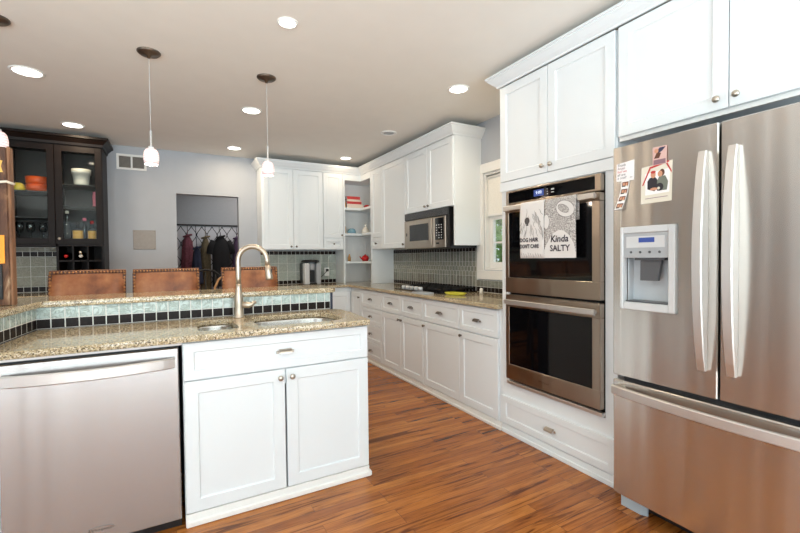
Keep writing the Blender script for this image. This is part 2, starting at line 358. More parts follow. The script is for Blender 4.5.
def text2d(body, size, align='CENTER', shear=0.0, bold=0.0):
    cu = bpy.data.curves.new('txt', 'FONT'); cu.body = body; cu.size = size; cu.align_x = align; cu.align_y = 'CENTER'; cu.resolution_u = 2; cu.shear = shear; cu.offset = bold
    o = bpy.data.objects.new('txt', cu); COL.objects.link(o); dg = bpy.context.evaluated_depsgraph_get()
    me = bpy.data.meshes.new_from_object(o.evaluated_get(dg)); vs = [(v.co.x, v.co.y) for v in me.vertices]; fs = [tuple(p.vertices) for p in me.polygons]
    bpy.data.objects.remove(o); bpy.data.curves.remove(cu); bpy.data.meshes.remove(me); return vs, fs
def add_text(mb, body, size, x, z, y, mat, align='CENTER', shear=0.0, sx=1.0):
    vs, fs = text2d(body, size, align, shear); mb.add([(x + a * sx, y, z + b) for a, b in vs], fs, mat)
def knob(parent, x, z, y=0.0, mat='nickel', r=0.015, name='knob'):
    pr = [(0.006, 0), (0.0055, 0.010), (r * 0.95, 0.014), (r, 0.019), (r * 0.85, 0.024), (r * 0.4, 0.027), (0, 0.0275)]
    return MB(mat).lathe(pr, 16, lathe_at(x, y, z) @ RX).build(name, parent)
def cup_pull(parent, x, z, y=0.0, mat='nickel', w=0.07, h=0.024):
    mb = MB(mat)
    sec = [(y - 0.001, z + h / 2)] + [(y - 0.026 * math.sin(a), z - h * 0.35 + h * 0.85 * math.cos(a)) for a in [PI * k / 14 for k in range(1, 8)]] + [(y - 0.022, z - h * 0.35), (y - 0.018, z), (y - 0.001, z + h * 0.3)]
    vs = [(x - w / 2, a, b) for a, b in sec] + [(x + w / 2, a, b) for a, b in sec]; n = len(sec)
    mb.add(vs, [tuple(range(n)), tuple(range(n, 2 * n))[::-1]] + [(k, n + k, n + (k + 1) % n, (k + 1) % n) for k in range(n)])
    for sx in (-1, 1): mb.box(x + sx * w / 2, x + sx * (w / 2 + 0.014), y - 0.005, y - 0.0005, z - h * 0.45, z + h * 0.15, ch=0.002)
    return mb.build('pull', parent)
def door(parent, x0, x1, z0, z1, kx=None, kz=None, kmat='dark_nickel', kr=0.0125, y=0.0):
    d = MB().shaker(x0, x1, z0, z1, y).build('door', parent)
    if kx is not None: knob(d, kx, kz, y, kmat, kr)
    return d
def drawer(parent, x0, x1, z0, z1, pull='cup', pm='dark_nickel', y=0.0, pw=0.06):
    d = MB().shaker(x0, x1, z0, z1, y, rail=0.042).build('drawer', parent)
    cx, cz = (x0 + x1) / 2, (z0 + z1) / 2
    if pull == 'cup': cup_pull(d, cx, cz, y, pm, pw)
    elif pull == 'knob': knob(d, cx, cz, y, pm, 0.0115)
    return d
def sweep_profile(mb, path, prof, sgn):
    """crown or base moulding: prof (projection, z) swept with mitres along a plan path"""
    P = [Vector(p) for p in path]; n = len(prof); vs = []
    for i, p in enumerate(P):
        ds = []
        if i > 0: ds.append((p - P[i - 1]).normalized())
        if i < len(P) - 1: ds.append((P[i + 1] - p).normalized())
        ns = [Vector((-d.y, d.x)) * sgn for d in ds]
        m = ns[0] if len(ns) == 1 else (ns[0] + ns[1]) / (1 + ns[0].dot(ns[1]))
        vs += [(p.x + m.x * a, p.y + m.y * a, z) for a, z in prof]
    fs = []
    for i in range(len(P) - 1):
        for k in range(n): k2 = (k + 1) % n; fs.append((i * n + k, i * n + k2, (i + 1) * n + k2, (i + 1) * n + k))
    fs += [tuple(range(n)), tuple(range((len(P) - 1) * n, len(P) * n))]
    return mb.add(vs, fs)
def tiles(mb, T, x0, x1, z0, z1, tw, th, mats, off=0.0, y=-0.003, gap=0.0042, gz=0.003):
    """a field of tiles facing -y in the frame T"""
    rows = max(1, round((z1 - z0) / th)); rh = (z1 - z0) / rows
    for r in range(rows):
        xs = x0 + ((off * r) % 1 - (1 if (off * r) % 1 > 0 else 0)) * tw
        while xs < x1 - 1e-4:
            a = max(x0, xs) + gap / 2; b = min(x1, xs + tw) - gap / 2
            if b - a > 0.004: 
                za, zb = z0 + r * rh + gz / 2, z0 + (r + 1) * rh - gz / 2; e = 0.0012
                vs = [(a, 0, za), (b, 0, za), (b, 0, zb), (a, 0, zb), (a + e, y, za + e), (b - e, y, za + e), (b - e, y, zb - e), (a + e, y, zb - e)]
                mb.add(vs, [(4, 5, 6, 7), (0, 1, 5, 4), (1, 2, 6, 5), (2, 3, 7, 6), (3, 0, 4, 7)], random.choice(mats), False, T)
            xs += tw

# ------------------------------------------------------------------ the setting
CEIL = 2.55; XR = 2.67; YB = 5.65; XL = -3.4; YR = -3.2
struct(MB('oak_floor').box(XL - 0.12, XR + 0.12, YR - 0.12, 7.1, -0.1, 0).build('floor'))
struct(MB('ceiling_paint').box(XL - 0.12, XR + 0.12, YR - 0.12, 7.1, CEIL, CEIL + 0.1).build('ceiling'))
DX0, DX1, DZ = 0.075, 0.775, 2.045
struct(MB('wall_gray').box(XL, DX0, YB, YB + 0.12, 0, CEIL).box(DX1, XR, YB, YB + 0.12, 0, CEIL).box(DX0, DX1, YB, YB + 0.12, DZ, CEIL).build('wall_back'))
WY0, WY1, WZ0, WZ1 = 2.45, 3.13, 1.12, 2.05
struct(MB('wall_gray').box(XR, XR + 0.12, YR, WY0, 0, CEIL).box(XR, XR + 0.12, WY1, YB + 0.12, 0, CEIL).box(XR, XR + 0.12, WY0, WY1, 0, WZ0).box(XR, XR + 0.12, WY0, WY1, WZ1, CEIL).build('wall_right'))
struct(MB('wall_gray').box(XL - 0.12, XL, YR, -1.4, 0, CEIL).box(XL - 0.12, XL, 1.5, YB + 0.12, 0, CEIL).box(XL - 0.12, XL, -1.4, 1.5, 0, 0.3).box(XL - 0.12, XL, -1.4, 1.5, 2.28, CEIL).build('wall_left'))
struct(MB('wall_gray').box(XL, -2.65, YR - 0.12, YR, 0, CEIL).box(2.05, XR + 0.12, YR - 0.12, YR, 0, CEIL).box(-2.65, 2.05, YR - 0.12, YR, 2.36, CEIL).build('wall_rear'))
wf = MB('trim_white')
for x in (-2.62, -1.08, 0.48, 2.02): wf.box(x - 0.03, x + 0.03, YR - 0.1, YR - 0.03, 0, 2.36)
wf.box(-2.65, 2.05, YR - 0.1, YR - 0.03, 2.30, 2.36).box(-2.65, 2.05, YR - 0.1, YR - 0.03, 0, 0.06)
struct(wf.build('door_added'))  # invented frame, out of view, for the opening that admits the rear fill
wf = MB('trim_white')
for y in (-1.37, 0.05, 1.47): wf.box(XL - 0.1, XL - 0.03, y - 0.03, y + 0.03, 0.3, 2.28)
wf.box(XL - 0.1, XL - 0.03, -1.4, 1.5, 0.30, 0.36).box(XL - 0.1, XL - 0.03, -1.4, 1.5, 2.22, 2.28)
struct(wf.build('window_added'))  # invented unseen window, placed for side light and the fridge reflections
# mudroom beyond the doorway
struct(MB('mud_gray').box(-0.7, 1.8, 6.9, 7.0, 0, CEIL).box(-0.8, -0.7, YB + 0.12, 7.0, 0, CEIL).box(1.8, 1.9, YB + 0.12, 7.0, 0, CEIL).build('wall_mudroom'))
lp = MB('lattice_paper').box(-0.698, 1.798, 6.888, 6.899, 0.14, 1.745).build('trim_4'); struct(lp)
struct(MB('trim_white').box(-0.698, 1.798, 6.884, 6.899, 0.001, 0.139).build('baseboard_mudroom'))
struct(MB('trim_white').box(-0.56, DX0 - 0.001, YB - 0.014, YB - 0.001, 0.001, 0.12).box(DX1 + 0.001, 0.985, YB - 0.014, YB - 0.001, 0.001, 0.12).build('baseboard_back'))
area_light('mudroom_fill', (1.2, 6.3, 2.5), (0, 0, 0), 0.3, 0.3, 11, (1, 0.93, 0.85))  # fill lamp added to brighten the mudroom; no fitting here

# window over the counter
win = struct(MB('trim_white').box(XR - 0.02, XR - 0.001, WY0 - 0.09, WY0, WZ0 - 0.005, WZ1 + 0.09, ch=0.003).box(XR - 0.02, XR - 0.001, WY1, WY1 + 0.09, WZ0 - 0.005, WZ1 + 0.09, ch=0.003)
    .box(XR - 0.022, XR - 0.001, WY0 - 0.1, WY1 + 0.1, WZ1, WZ1 + 0.09, ch=0.003).box(XR - 0.022, XR - 0.001, WY0 - 0.09, WY1 + 0.09, WZ0 - 0.09, WZ0 - 0.005, ch=0.003)
    .box(XR + 0.001, XR + 0.1, WY0 + 0.001, WY0 + 0.02, WZ0 + 0.001, WZ1 - 0.001).box(XR + 0.001, XR + 0.1, WY1 - 0.02, WY1 - 0.001, WZ0 + 0.001, WZ1 - 0.001).box(XR + 0.001, XR + 0.1, WY0 + 0.021, WY1 - 0.021, WZ1 - 0.02, WZ1 - 0.001).box(XR + 0.001, XR + 0.1, WY0 + 0.021, WY1 - 0.021, WZ0 + 0.001, WZ0 + 0.025).build('window_1'))
sash = MB('trim_white'); a, b = WY0 + 0.022, WY1 - 0.022
sash.box(XR + 0.05, XR + 0.085, a, a + 0.045, WZ0 + 0.026, WZ1 - 0.021).box(XR + 0.05, XR + 0.085, b - 0.045, b, WZ0 + 0.026, WZ1 - 0.021)
for z0, z1 in ((WZ0 + 0.026, WZ0 + 0.075), (1.60, 1.65), (WZ1 - 0.06, WZ1 - 0.021)): sash.box(XR + 0.05, XR + 0.085, a + 0.045, b - 0.045, z0, z1)
sash.box(XR + 0.06, XR + 0.078, a + 0.045, b - 0.045, 1.375, 1.390).box(XR + 0.06, XR + 0.078, a + 0.045, b - 0.045, 1.82, 1.835)
for k in (1, 2): yy = a + 0.045 + (b - a - 0.09) * k / 3; sash.box(XR + 0.06, XR + 0.078, yy - 0.007, yy + 0.007, 1.65, WZ1 - 0.06)
sash.build('sash', win)
MB('pane_glass').box(XR + 0.066, XR + 0.070, a + 0.046, b - 0.046, WZ0 + 0.076, WZ1 - 0.061).build('pane', win)
rs = thing('roller_shade', 'cream roller shade pulled halfway down the window', 'window shade', (XR + 0.03, (WY0 + WY1) / 2, WZ1 - 0.055))
hw = (WY1 - WY0) / 2 - 0.024
MB('shade_fabric').box(-0.002, 0.0, -hw, hw, -0.34, 0.0).build('fabric', rs)
MB('trim_white').cyl((0.0, -hw, 0.012), (0.0, hw, 0.012), 0.016).build('roller', rs)
MB('trim_white').box(-0.008, 0.006, -hw, hw, -0.362, -0.341, ch=0.002).build('hem_bar', rs)

# outdoors seen through the window
struct(MB('grass').box(2.80, 12, -4, 14, -0.3, -0.1).build('ground'))
struct(MB('patio').box(-8, 2.79, -12, -3.33, -0.3, -0.1).build('ground_patio'))
def shrub(x, y, r, h, label):
    t = thing('garden_shrub', label, 'shrub', (x, y, -0.1), 0, 'shrubs outside the window')
    mb = MB('leaf'); rnd = random.Random(int(x * 100 + y * 10))
    for k in range(2400):
        a = rnd.uniform(0, 2 * PI); q = rnd.uniform(-1, 1); rr = r * rnd.uniform(0.55, 1.0); sxy = math.sqrt(1 - q * q)
        c = Vector((math.cos(a) * sxy * rr, math.sin(a) * sxy * rr, h / 2 + 0.15 + q * (h / 2) * rnd.uniform(0.7, 1)))
        u = Vector((rnd.gauss(0, 1), rnd.gauss(0, 1), rnd.gauss(0, 1))).normalized(); w = u.orthogonal().normalized(); L = rnd.uniform(0.06, 0.11)
        mb.add([c - u * L, c + w * L * 0.5, c + u * L, c - w * L * 0.5], [(0, 1, 2, 3)])
    mb.build('foliage', t); MB('bark').tube([(0, 0, 0), (0.02, 0, h * 0.4), (0, 0.03, h * 0.7)], [0.05, 0.04, 0.02], 8).build('trunk', t)
shrub(4.6, 5.15, 0.8, 2.7, 'green leafy shrub just outside the window')
shrub(6.7, 7.3, 1.1, 3.4, 'taller green shrub farther away beyond the window')

# ------------------------------------------------------------------ mouldings
PR = [(0.0005, 2.392), (0.010, 2.392), (0.013, 2.406), (0.030, 2.424), (0.050, 2.452), (0.056, 2.458), (0.056, 2.466), (0.064, 2.469), (0.064, 2.484), (0.0005, 2.484)]
struct(sweep_profile(MB(), [(XR - 0.002, 3.164), (2.33, 3.164), (2.33, 5.32), (1.0, 5.32), (1.0, YB - 0.002)], PR, 1).build('trim_1'))
PR2 = [(a * 1.1, 2.43 + (z - 2.392) * 0.82) for a, z in PR]
struct(sweep_profile(MB(), [(XR - 0.002, 2.237), (2.05, 2.237), (2.05, 0.36)], PR2, -1).build('trim_2'))

R90 = -PI / 2
# ------------------------------------------------------------------ tall oven cabinet (local x runs from far to near)
TWX = 2.235
tw = thing('oven_cabinet', 'tall white cabinet housing the double oven', 'cabinet', (2.05, TWX, 0), R90)
Wt = 0.872
bx = MB()
bx.box(0, 0.07, 0.019, 0.615, 0, 2.425).box(0.801, Wt, 0.019, 0.615, 0, 2.425).box(0.07, 0.801, 0.019, 0.615, 0, 0.358).box(0.07, 0.801, 0.019, 0.615, 1.70, 2.425).box(0.07, 0.801, 0.595, 0.615, 0.358, 1.70)
bx.build('body', tw)
MB().box(0, Wt, 0.008, 0.0185, 0.0, 0.062, ch=0.002).box(0, Wt, 0.0, 0.008, 0.0, 0.03, ch=0.003).build('base_molding', tw)
drawer(tw, 0.004, Wt - 0.002, 0.07, 0.262, 'cup', 'nickel', pw=0.06)
MB().box(0.0, Wt, 0.003, 0.0185, 1.703, 1.765).build('rail', tw)
xs = TWX - 1.811
door(tw, 0.004, xs - 0.002, 1.770, 2.424, xs - 0.035, 1.812, 'nickel', 0.0145)
door(tw, xs + 0.002, Wt - 0.004, 1.770, 2.424, xs + 0.03, 1.812, 'nickel', 0.0145)

# double wall oven
ov = thing('double_oven', 'stainless steel double wall oven with black glass doors', 'oven', (2.05, TWX, 0), R90)
ox0, ox1 = 0.074, 0.797
MB('black_plastic').box(ox0 + 0.01, ox1 - 0.01, 0.02, 0.58, 0.375, 1.69).build('body', ov)
cp = MB('black_glass').box(ox0 + 0.022, ox1 - 0.038, -0.012, 0.018, 1.612, 1.682, ch=0.002).build('control_panel', ov)
MB('stainless_warm').box(ox0, ox0 + 0.022, -0.014, 0.018, 1.60, 1.694, ch=0.003).box(ox1 - 0.038, ox1, -0.014, 0.018, 1.60, 1.694, ch=0.003).box(ox0 + 0.022, ox1 - 0.038, -0.014, 0.018, 1.682, 1.694, ch=0.003).box(ox0 + 0.022, ox1 - 0.038, -0.014, 0.018, 1.60, 1.612, ch=0.003).build('panel_trim', ov)
MB('emit_display').box(0.325, 0.405, -0.0135, -0.0122, 1.628, 1.668).build('display', cp)
dg = MB('emit_digits'); add_text(dg, '9:00', 0.028, 0.365, 1.649, -0.0138, 'emit_digits')
dg.build('display_digits', cp)
for i in range(3): MB('lightgray_plastic').box(0.43, 0.436, -0.0132, -0.0122, 1.63 + i * 0.015, 1.634 + i * 0.015).build('touch_key', cp)
for za, zb_ in ((1.652, 1.660), (1.636, 1.640)): MB('lightgray_plastic').box(0.463, 0.484, -0.0132, -0.0122, za, zb_).build('touch_key', cp)
def oven_door(z0, z1, gz0, gz1, hz, logo):
    d = MB('stainless_warm'); g0, g1 = ox0 + 0.034, ox1 - 0.05
    d.box(ox0, ox1, -0.022, 0.017, z0, gz0, ch=0.003).box(ox0, ox1, -0.022, 0.017, gz1, z1, ch=0.003).box(ox0, g0, -0.022, 0.017, gz0 - 0.001, gz1 + 0.001, ch=0.003).box(g1, ox1, -0.022, 0.017, gz0 - 0.001, gz1 + 0.001, ch=0.003)
    d = d.build('door', ov)
    MB('black_glass').box(g0 + 0.001, g1 - 0.001, -0.020, 0.015, gz0 + 0.001, gz1 - 0.001).build('glass', d)
    h = MB('stainless_light').rect_sweep([(ox0 + 0.018, -0.050, hz), (ox1 - 0.012, -0.050, hz)], 0.034, 0.014, (0, 0, 1), ch=0.004)
    for x in (ox0 + 0.03, ox1 - 0.03): h.box(x - 0.012, x + 0.012, -0.045, -0.023, hz - 0.010, hz + 0.010, ch=0.002)
    h.build('handle', d)
    if logo:
        lg = MB('dark_nickel'); add_text(lg, 'Whirlpool', 0.02, (ox0 + ox1) / 2 - 0.03, z0 + 0.05, -0.0226, 'dark_nickel', shear=0.2); lg.build('logo', d)
oven_door(1.003, 1.592, 1.105, 1.545, 1.572, False)
oven_door(0.405, 0.988, 0.510, 0.905, 0.940, True)
MB('stainless_light').box(ox0 - 0.004, ox1 + 0.006, -0.012, 0.017, 0.366, 0.388, ch=0.002).build('vent_trim', ov)

# tea towels on the upper oven handle
def towel(name, label, y0, y1, zb, drop_back, paint):
    hx, hz, rr = 2.05 - 0.050, 1.572, 0.0125
    t = thing(name, label, 'towel', (hx, (y0 + y1) / 2, hz), 0, 'tea towels on the oven handle')
    w = y1 - y0; prof = []
    for k in range(9): a = PI * k / 8; prof.append((-rr * math.cos(a), 0.0205 * math.sin(a)))
    L = hz - zb
    path = [(-rr - 0.004 * math.sin(q * 3), -L * (1 - q)) for q in [i / 12 for i in range(12)]] + prof + [(rr, -drop_back * q / 4) for q in range(1, 5)]
    def surf(v, z):   # front sheet position for decals: v across in -y order (0 left as seen), z below the bar
        q = max(0, min(1, 1 - z / L)); return Vector((-rr - 0.004 * math.sin(q * 3) + 0.0008 * math.sin(v * 9 + z * 2) * min(1, z / 0.1), w / 2 - v * w, -z))
    N = 14; vs = []
    for px, pz in path:
        for k in range(N + 1):
            v = k / N; d = 0.0008 * math.sin(v * 9 - pz * 2) * min(1, max(0, -pz) / 0.1) if px < 0 else 0
            vs.append((px + d, w / 2 - v * w, pz))
    fs = [(i * (N + 1) + k, i * (N + 1) + k + 1, (i + 1) * (N + 1) + k + 1, (i + 1) * (N + 1) + k) for i in range(len(path) - 1) for k in range(N)]
    o = MB(paint[0]).add(vs, fs, None, True).build('cloth', t)
    sm = o.modifiers.new('thick', 'SOLIDIFY'); sm.thickness = 0.003; sm.offset = 0
    def decal(mb, pts_faces, mat, lift=0.004):
        pts, fs = pts_faces; mb.add([surf(v, z) + Vector((-lift, 0, 0)) for v, z in pts], fs, mat)
    return t, w, L, decal
def stroke(pts, wd, asp):
    vs = []; n = len(pts)
    for i, p in enumerate(pts):
        a = pts[max(0, i - 1)]; b = pts[min(n - 1, i + 1)]; dx, dy = (b[0] - a[0]) / asp, b[1] - a[1]; l = math.hypot(dx, dy) or 1
        q = math.sin(PI * (i + 0.5) / n) * 0.6 + 0.4
        vs += [(p[0] - dy / l * wd * q * asp, p[1] + dx / l * wd * q), (p[0] + dy / l * wd * q * asp, p[1] - dx / l * wd * q)]
    return vs, [(2 * i, 2 * i + 1, 2 * i + 3, 2 * i + 2) for i in range(n - 1)]
def txt_uv(body, size, cv, cz, w, shear=0, sx=1.0):
    vs, fs = text2d(body, size, 'CENTER', shear, 0.0011); return [(cv + a * sx / w, cz - b) for a, b in vs], fs
t1, w1, L1, dec = towel('dog_tea_towel', 'white tea towel printed with shaggy dog fur, left on the oven handle', 1.782, 1.978, 1.236, 0.10, ('towel_white',))
mb = MB('towel_ink'); asp = 1 / w1; rnd = random.Random(3)
for k in range(26):
    v0 = rnd.uniform(0.04, 0.93); z0 = rnd.uniform(0.02, 0.16); ln = rnd.uniform(0.03, 0.085); cur = (v0 - 0.35) * 0.35
    dec(mb, stroke([(min(0.98, max(0.02, v0 + cur * (i / 6) ** 1.5 + 0.02 * math.sin(i))), z0 + ln * i / 6) for i in range(7)], 0.0012, asp), 'towel_ink')
for k in range(9):
    v0 = 0.05 + 0.1 * k; dec(mb, stroke([(v0 + 0.012 * i, 0.300 + 0.006 * i + 0.004 * (k % 3)) for i in range(5)], 0.001, asp), 'towel_ink')
dec(mb, ([(0.33 + 0.11 * math.cos(2 * PI * k / 14), 0.10 + 0.022 * math.sin(2 * PI * k / 14)) for k in range(14)], [tuple(range(14))]), 'towel_ink', 0.0045)
dec(mb, ([(0.34 + 0.05 * math.cos(2 * PI * k / 10), 0.126 + 0.006 * math.sin(2 * PI * k / 10)) for k in range(10)], [tuple(range(10))]), 'towel_ink', 0.0045)
dec(mb, txt_uv('DOG HAIR', 0.034, 0.40, 0.222, w1, 0, 0.92), 'ink', 0.005); dec(mb, txt_uv("DON'T CARE", 0.034, 0.41, 0.262, w1, 0, 0.78), 'ink', 0.005)
mb.build('print', t1)
t2, w2, L2, dec = towel('salty_tea_towel', 'gray speckled tea towel with oval shapes, right on the oven handle', 1.555, 1.778, 1.238, 0.12, ('towel_speckle',))
mb = MB('towel_white'); asp = 1 / w2
dec(mb, ([(0.0, 0.335), (0.0, 0.285), (0.07, 0.255), (0.2, 0.215), (0.33, 0.188), (0.48, 0.172), (0.62, 0.176), (0.76, 0.195), (0.9, 0.235), (0.97, 0.27), (1.0, 0.31), (1.0, 0.335)], [tuple(range(12))]), 'towel_white', 0.0035)
el = [(0.68 + 0.28 * math.cos(2 * PI * k / 22) - 0.02 * math.sin(2 * PI * k / 22), 0.052 + 0.047 * math.sin(2 * PI * k / 22) + 0.014 * math.cos(2 * PI * k / 22)) for k in range(23)]
dec(mb, (el[:22], [tuple(range(22))]), 'towel_white', 0.0035); dec(mb, stroke(el, 0.0014, asp), 'towel_ink', 0.0045)
el = [(0.64 + 0.17 * math.cos(2 * PI * k / 18), 0.05 + 0.022 * math.sin(2 * PI * k / 18) + 0.014 * math.cos(2 * PI * k / 18)) for k in range(19)]
dec(mb, (el[:18], [tuple(range(18))]), 'towel_speckle', 0.005); dec(mb, stroke(el, 0.0012, asp), 'towel_ink', 0.0055)
el = [(0.08 + 0.10 * math.cos(2 * PI * k / 18), 0.118 + 0.045 * math.sin(2 * PI * k / 18)) for k in range(19)]
dec(mb, (el[:18], [tuple(range(18))]), 'towel_white', 0.0035); dec(mb, stroke([(max(0.01, a), b) for a, b in el], 0.0012, asp), 'towel_ink', 0.0045)
dec(mb, txt_uv('Kinda', 0.055, 0.50, 0.224, w2, 0.15), 'ink', 0.005); dec(mb, txt_uv('SALTY', 0.050, 0.51, 0.279, w2), 'ink', 0.005)
mb.build('print', t2)

# ------------------------------------------------------------------ cabinet over the refrigerator
oc = thing('over_fridge_cabinet', 'white two-door wall cabinet above the refrigerator', 'cabinet', (2.05, 1.355, 0), R90)
Wo = 0.985
MB().box(0.0, Wo, 0.019, 0.615, 1.868, 2.425).build('body', oc)
door(oc, 0.006, 0.492, 1.862, 2.424, 0.455, 1.905, 'nickel', 0.0145); door(oc, 0.496, Wo - 0.004, 1.862, 2.424, 0.525, 1.905, 'nickel', 0.0145)
MB('trim_white').box(0.0, Wo, 0.021, 0.04, 1.842, 1.8675).build('light_rail', oc)

# ------------------------------------------------------------------ refrigerator
fr = thing('refrigerator', 'stainless steel french door refrigerator with bottom freezer', 'refrigerator', (1.846, 1.24, 0), R90)
Wf = 0.868; mid = 0.436
MB('darkgray_plastic').box(0.006, Wf - 0.006, 0.078, 0.80, 0.11, 1.74).build('body', fr)
dx0, dx1, dz0, dz1 = 0.043, 0.285, 1.0, 1.378       # dispenser opening
d = MB('stainless_fridge')
d.box(0, dx0, 0.0, 0.072, 0.682, 1.755, ch=0.004).box(dx1, mid - 0.003, 0.0, 0.072, 0.682, 1.755, ch=0.004).box(dx0 - 0.006, dx1 + 0.006, 0.0005, 0.072, 0.684, dz0, ch=0).box(dx0 - 0.006, dx1 + 0.006, 0.0005, 0.072, dz1, 1.753)
dl = d.build('door', fr, 'left fridge door with water dispenser')
drr = MB('stainless_fridge').box(mid + 0.003, Wf, 0.0, 0.072, 0.682, 1.755, ch=0.005).build('door', fr)
fz = MB('stainless_fridge').box(0, Wf, 0.0, 0.072, 0.112, 0.660, ch=0.005).build('freezer_drawer', fr)
def bow(a, b, out, n=14): 
    A = Vector(a); B = Vector(b); o = Vector(out); return [A + (B - A) * (i / n) + o * (math.sin(PI * i / n) ** 0.75) for i in range(n + 1)]
def fr_handle(x, par):
    cv = bow((x, -0.024, 0.79), (x, -0.024, 1.652), (0, -0.042, 0), 18); h = MB('stainless_light'); rings = []
    for i, p in enumerate(cv):
        wd = 0.015 + 0.003 * math.sin(PI * i / 18); rings.append([(x - wd, -0.0008, p.z), (x - wd, p.y + 0.004, p.z), (x - wd + 0.003, p.y, p.z), (x + wd - 0.003, p.y, p.z), (x + wd, p.y + 0.004, p.z), (x + wd * 0.7, -0.0008, p.z)])
    h.loft(rings, None, False)
    h.build('handle', par)
fr_handle(mid - 0.048, dl); fr_handle(mid + 0.052, drr)
h = MB('stainless_light').rect_sweep(bow((0.015, -0.022, 0.617), (Wf - 0.015, -0.022, 0.617), (0, -0.036, 0)), 0.042, 0.022, (0, 0, 1), ch=0.004)
for x in (0.035, Wf - 0.035): h.box(x - 0.018, x + 0.018, -0.024, -0.001, 0.603, 0.631, ch=0.002)
h.build('handle', fz)
dp = MB('lightgray_plastic')
fw = 0.016
dp.box(dx0 + 0.0005, dx0 + fw, -0.016, 0.02, dz0 + 0.0005, dz1 - 0.0005, ch=0.004).box(dx1 - fw - 0.012, dx1 - 0.0005, -0.016, 0.02, dz0 + 0.0005, dz1 - 0.0005, ch=0.004).box(dx0 + fw, dx1 - fw - 0.012, -0.014, 0.02, dz0 + 0.0005, dz0 + 0.035, ch=0.003).box(dx0 + fw, dx1 - fw - 0.012, -0.014, 0.02, dz1 - 0.03, dz1 - 0.0005, ch=0.003)
dp = dp.build('dispenser', fr)
MB('gray_plastic').box(dx0 + fw, dx1 - fw - 0.012, -0.010, 0.02, 1.237, dz1 - 0.031).build('dispenser_panel', dp)
MB('recess_gray').box(dx0 + fw + 0.001, dx1 - fw - 0.013, 0.058, 0.064, dz0 + 0.036, 1.236).box(dx0 + fw + 0.001, dx0 + fw + 0.006, 0.021, 0.058, dz0 + 0.036, 1.236).box(dx1 - fw - 0.018, dx1 - fw - 0.013, 0.021, 0.058, dz0 + 0.036, 1.236).build('recess', dp)
MB('lightgray_plastic').box(dx0 + 0.03, dx1 - 0.042, -0.0115, -0.0102, 1.282, 1.333).build('display_bezel', dp)
MB('emit_display').box(dx0 + 0.088, dx1 - 0.085, -0.0130, -0.0117, 1.305, 1.326).build('display', dp)
for i in range(4): MB('darkgray_plastic').lathe([(0, 0.0), (0.0055, 0.0), (0.0055, 0.0015), (0, 0.0015)], 12, lathe_at(dx0 + 0.052 + i * 0.042, -0.0102, 1.262) @ RX).build('button', dp)
pd = MB('darkgray_plastic').add([(0.125, 0.012, 1.225), (0.215, 0.012, 1.225), (0.208, -0.002, 1.135), (0.132, -0.002, 1.135), (0.135, 0.05, 1.225), (0.205, 0.05, 1.225), (0.2, 0.03, 1.135), (0.14, 0.03, 1.135)], [(0, 1, 2, 3), (4, 7, 6, 5), (0, 4, 5, 1), (3, 2, 6, 7), (0, 3, 7, 4), (1, 5, 6, 2)])
pd.box(0.105, 0.235, 0.0, 0.05, 1.2255, 1.2365); pd.build('paddle', dp)
MB('darkgray_plastic').box(dx0 + fw + 0.008, dx1 - fw - 0.02, -0.006, 0.056, dz0 + 0.0355, dz0 + 0.042).build('drip_tray', dp)
MB('black_plastic').box(0.006, Wf - 0.006, 0.131, 0.78, 0.02, 0.1095).build('base_grille', fr)
ft = MB('foot_plastic').prism([(-0.03, 0.1055), (0.075, 0.1055), (0.105, 0.122), (0.25, 0.126), (0.25, 0.13), (-0.03, 0.13)], 0.055, 0.1075)
ft.prism([(-0.028, 0.1075), (0.068, 0.1075), (0.095, 0.122), (0.095, 0.13), (-0.028, 0.13)], 0.0, 0.0555); ft.build('foot', fr)

# papers on the refrigerator door
def paper_frame(name, label, y, z, group='papers on the refrigerator door'):
    return thing(name, label, 'paper', (1.846, y, z), R90, group)
n_ = paper_frame('note', 'white handwritten note stuck at the top left of the fridge door', 1.222, 1.590)
MB('paper').add([(0, -0.002, 0.004), (0.084, -0.002, 0.0), (0.086, -0.002, 0.092), (0.002, -0.002, 0.084), (0, -0.0005, 0.004), (0.084, -0.0005, 0.0), (0.086, -0.0005, 0.092), (0.002, -0.0005, 0.084)], [(0, 1, 2, 3), (7, 6, 5, 4), (0, 4, 5, 1), (1, 5, 6, 2), (2, 6, 7, 3), (3, 7, 4, 0)]).build('sheet', n_)
mb = MB('ink')
for i, (tx, c) in enumerate((('Thank', 'ink'), ('Angel', 'photo_mauve'), ('but we', 'photo_red'), ('all are', 'ink'), ('a cool!', 'photo_navy'))): add_text(mb, tx, 0.017, 0.006, 0.076 - i * 0.0145, -0.0026, c, 'LEFT', 0.1, 0.95)
mb.box(0.066, 0.078, -0.0026, -0.0024, 0.014, 0.016, 'ink'); mb.build('handwriting', n_)
ps = paper_frame('photo_strip', 'curling strip of four small booth photos under the white note', 1.216, 1.462)
mb = MB('paper'); rnd = random.Random(5)
def strip(q): return (0.028 - 0.024 * (1 - q) ** 1.6 * 1.2, -0.0012 - 0.012 * (1 - q) ** 2)
N = 12; vs = []
for i in range(N + 1):
    q = i / N; x, yy = strip(q)
    vs += [(x - 0.008, yy, 0.131 * q), (x + 0.030, yy, 0.131 * q + 0.002)]
mb.add(vs, [(2 * i, 2 * i + 1, 2 * i + 3, 2 * i + 2) for i in range(N)])
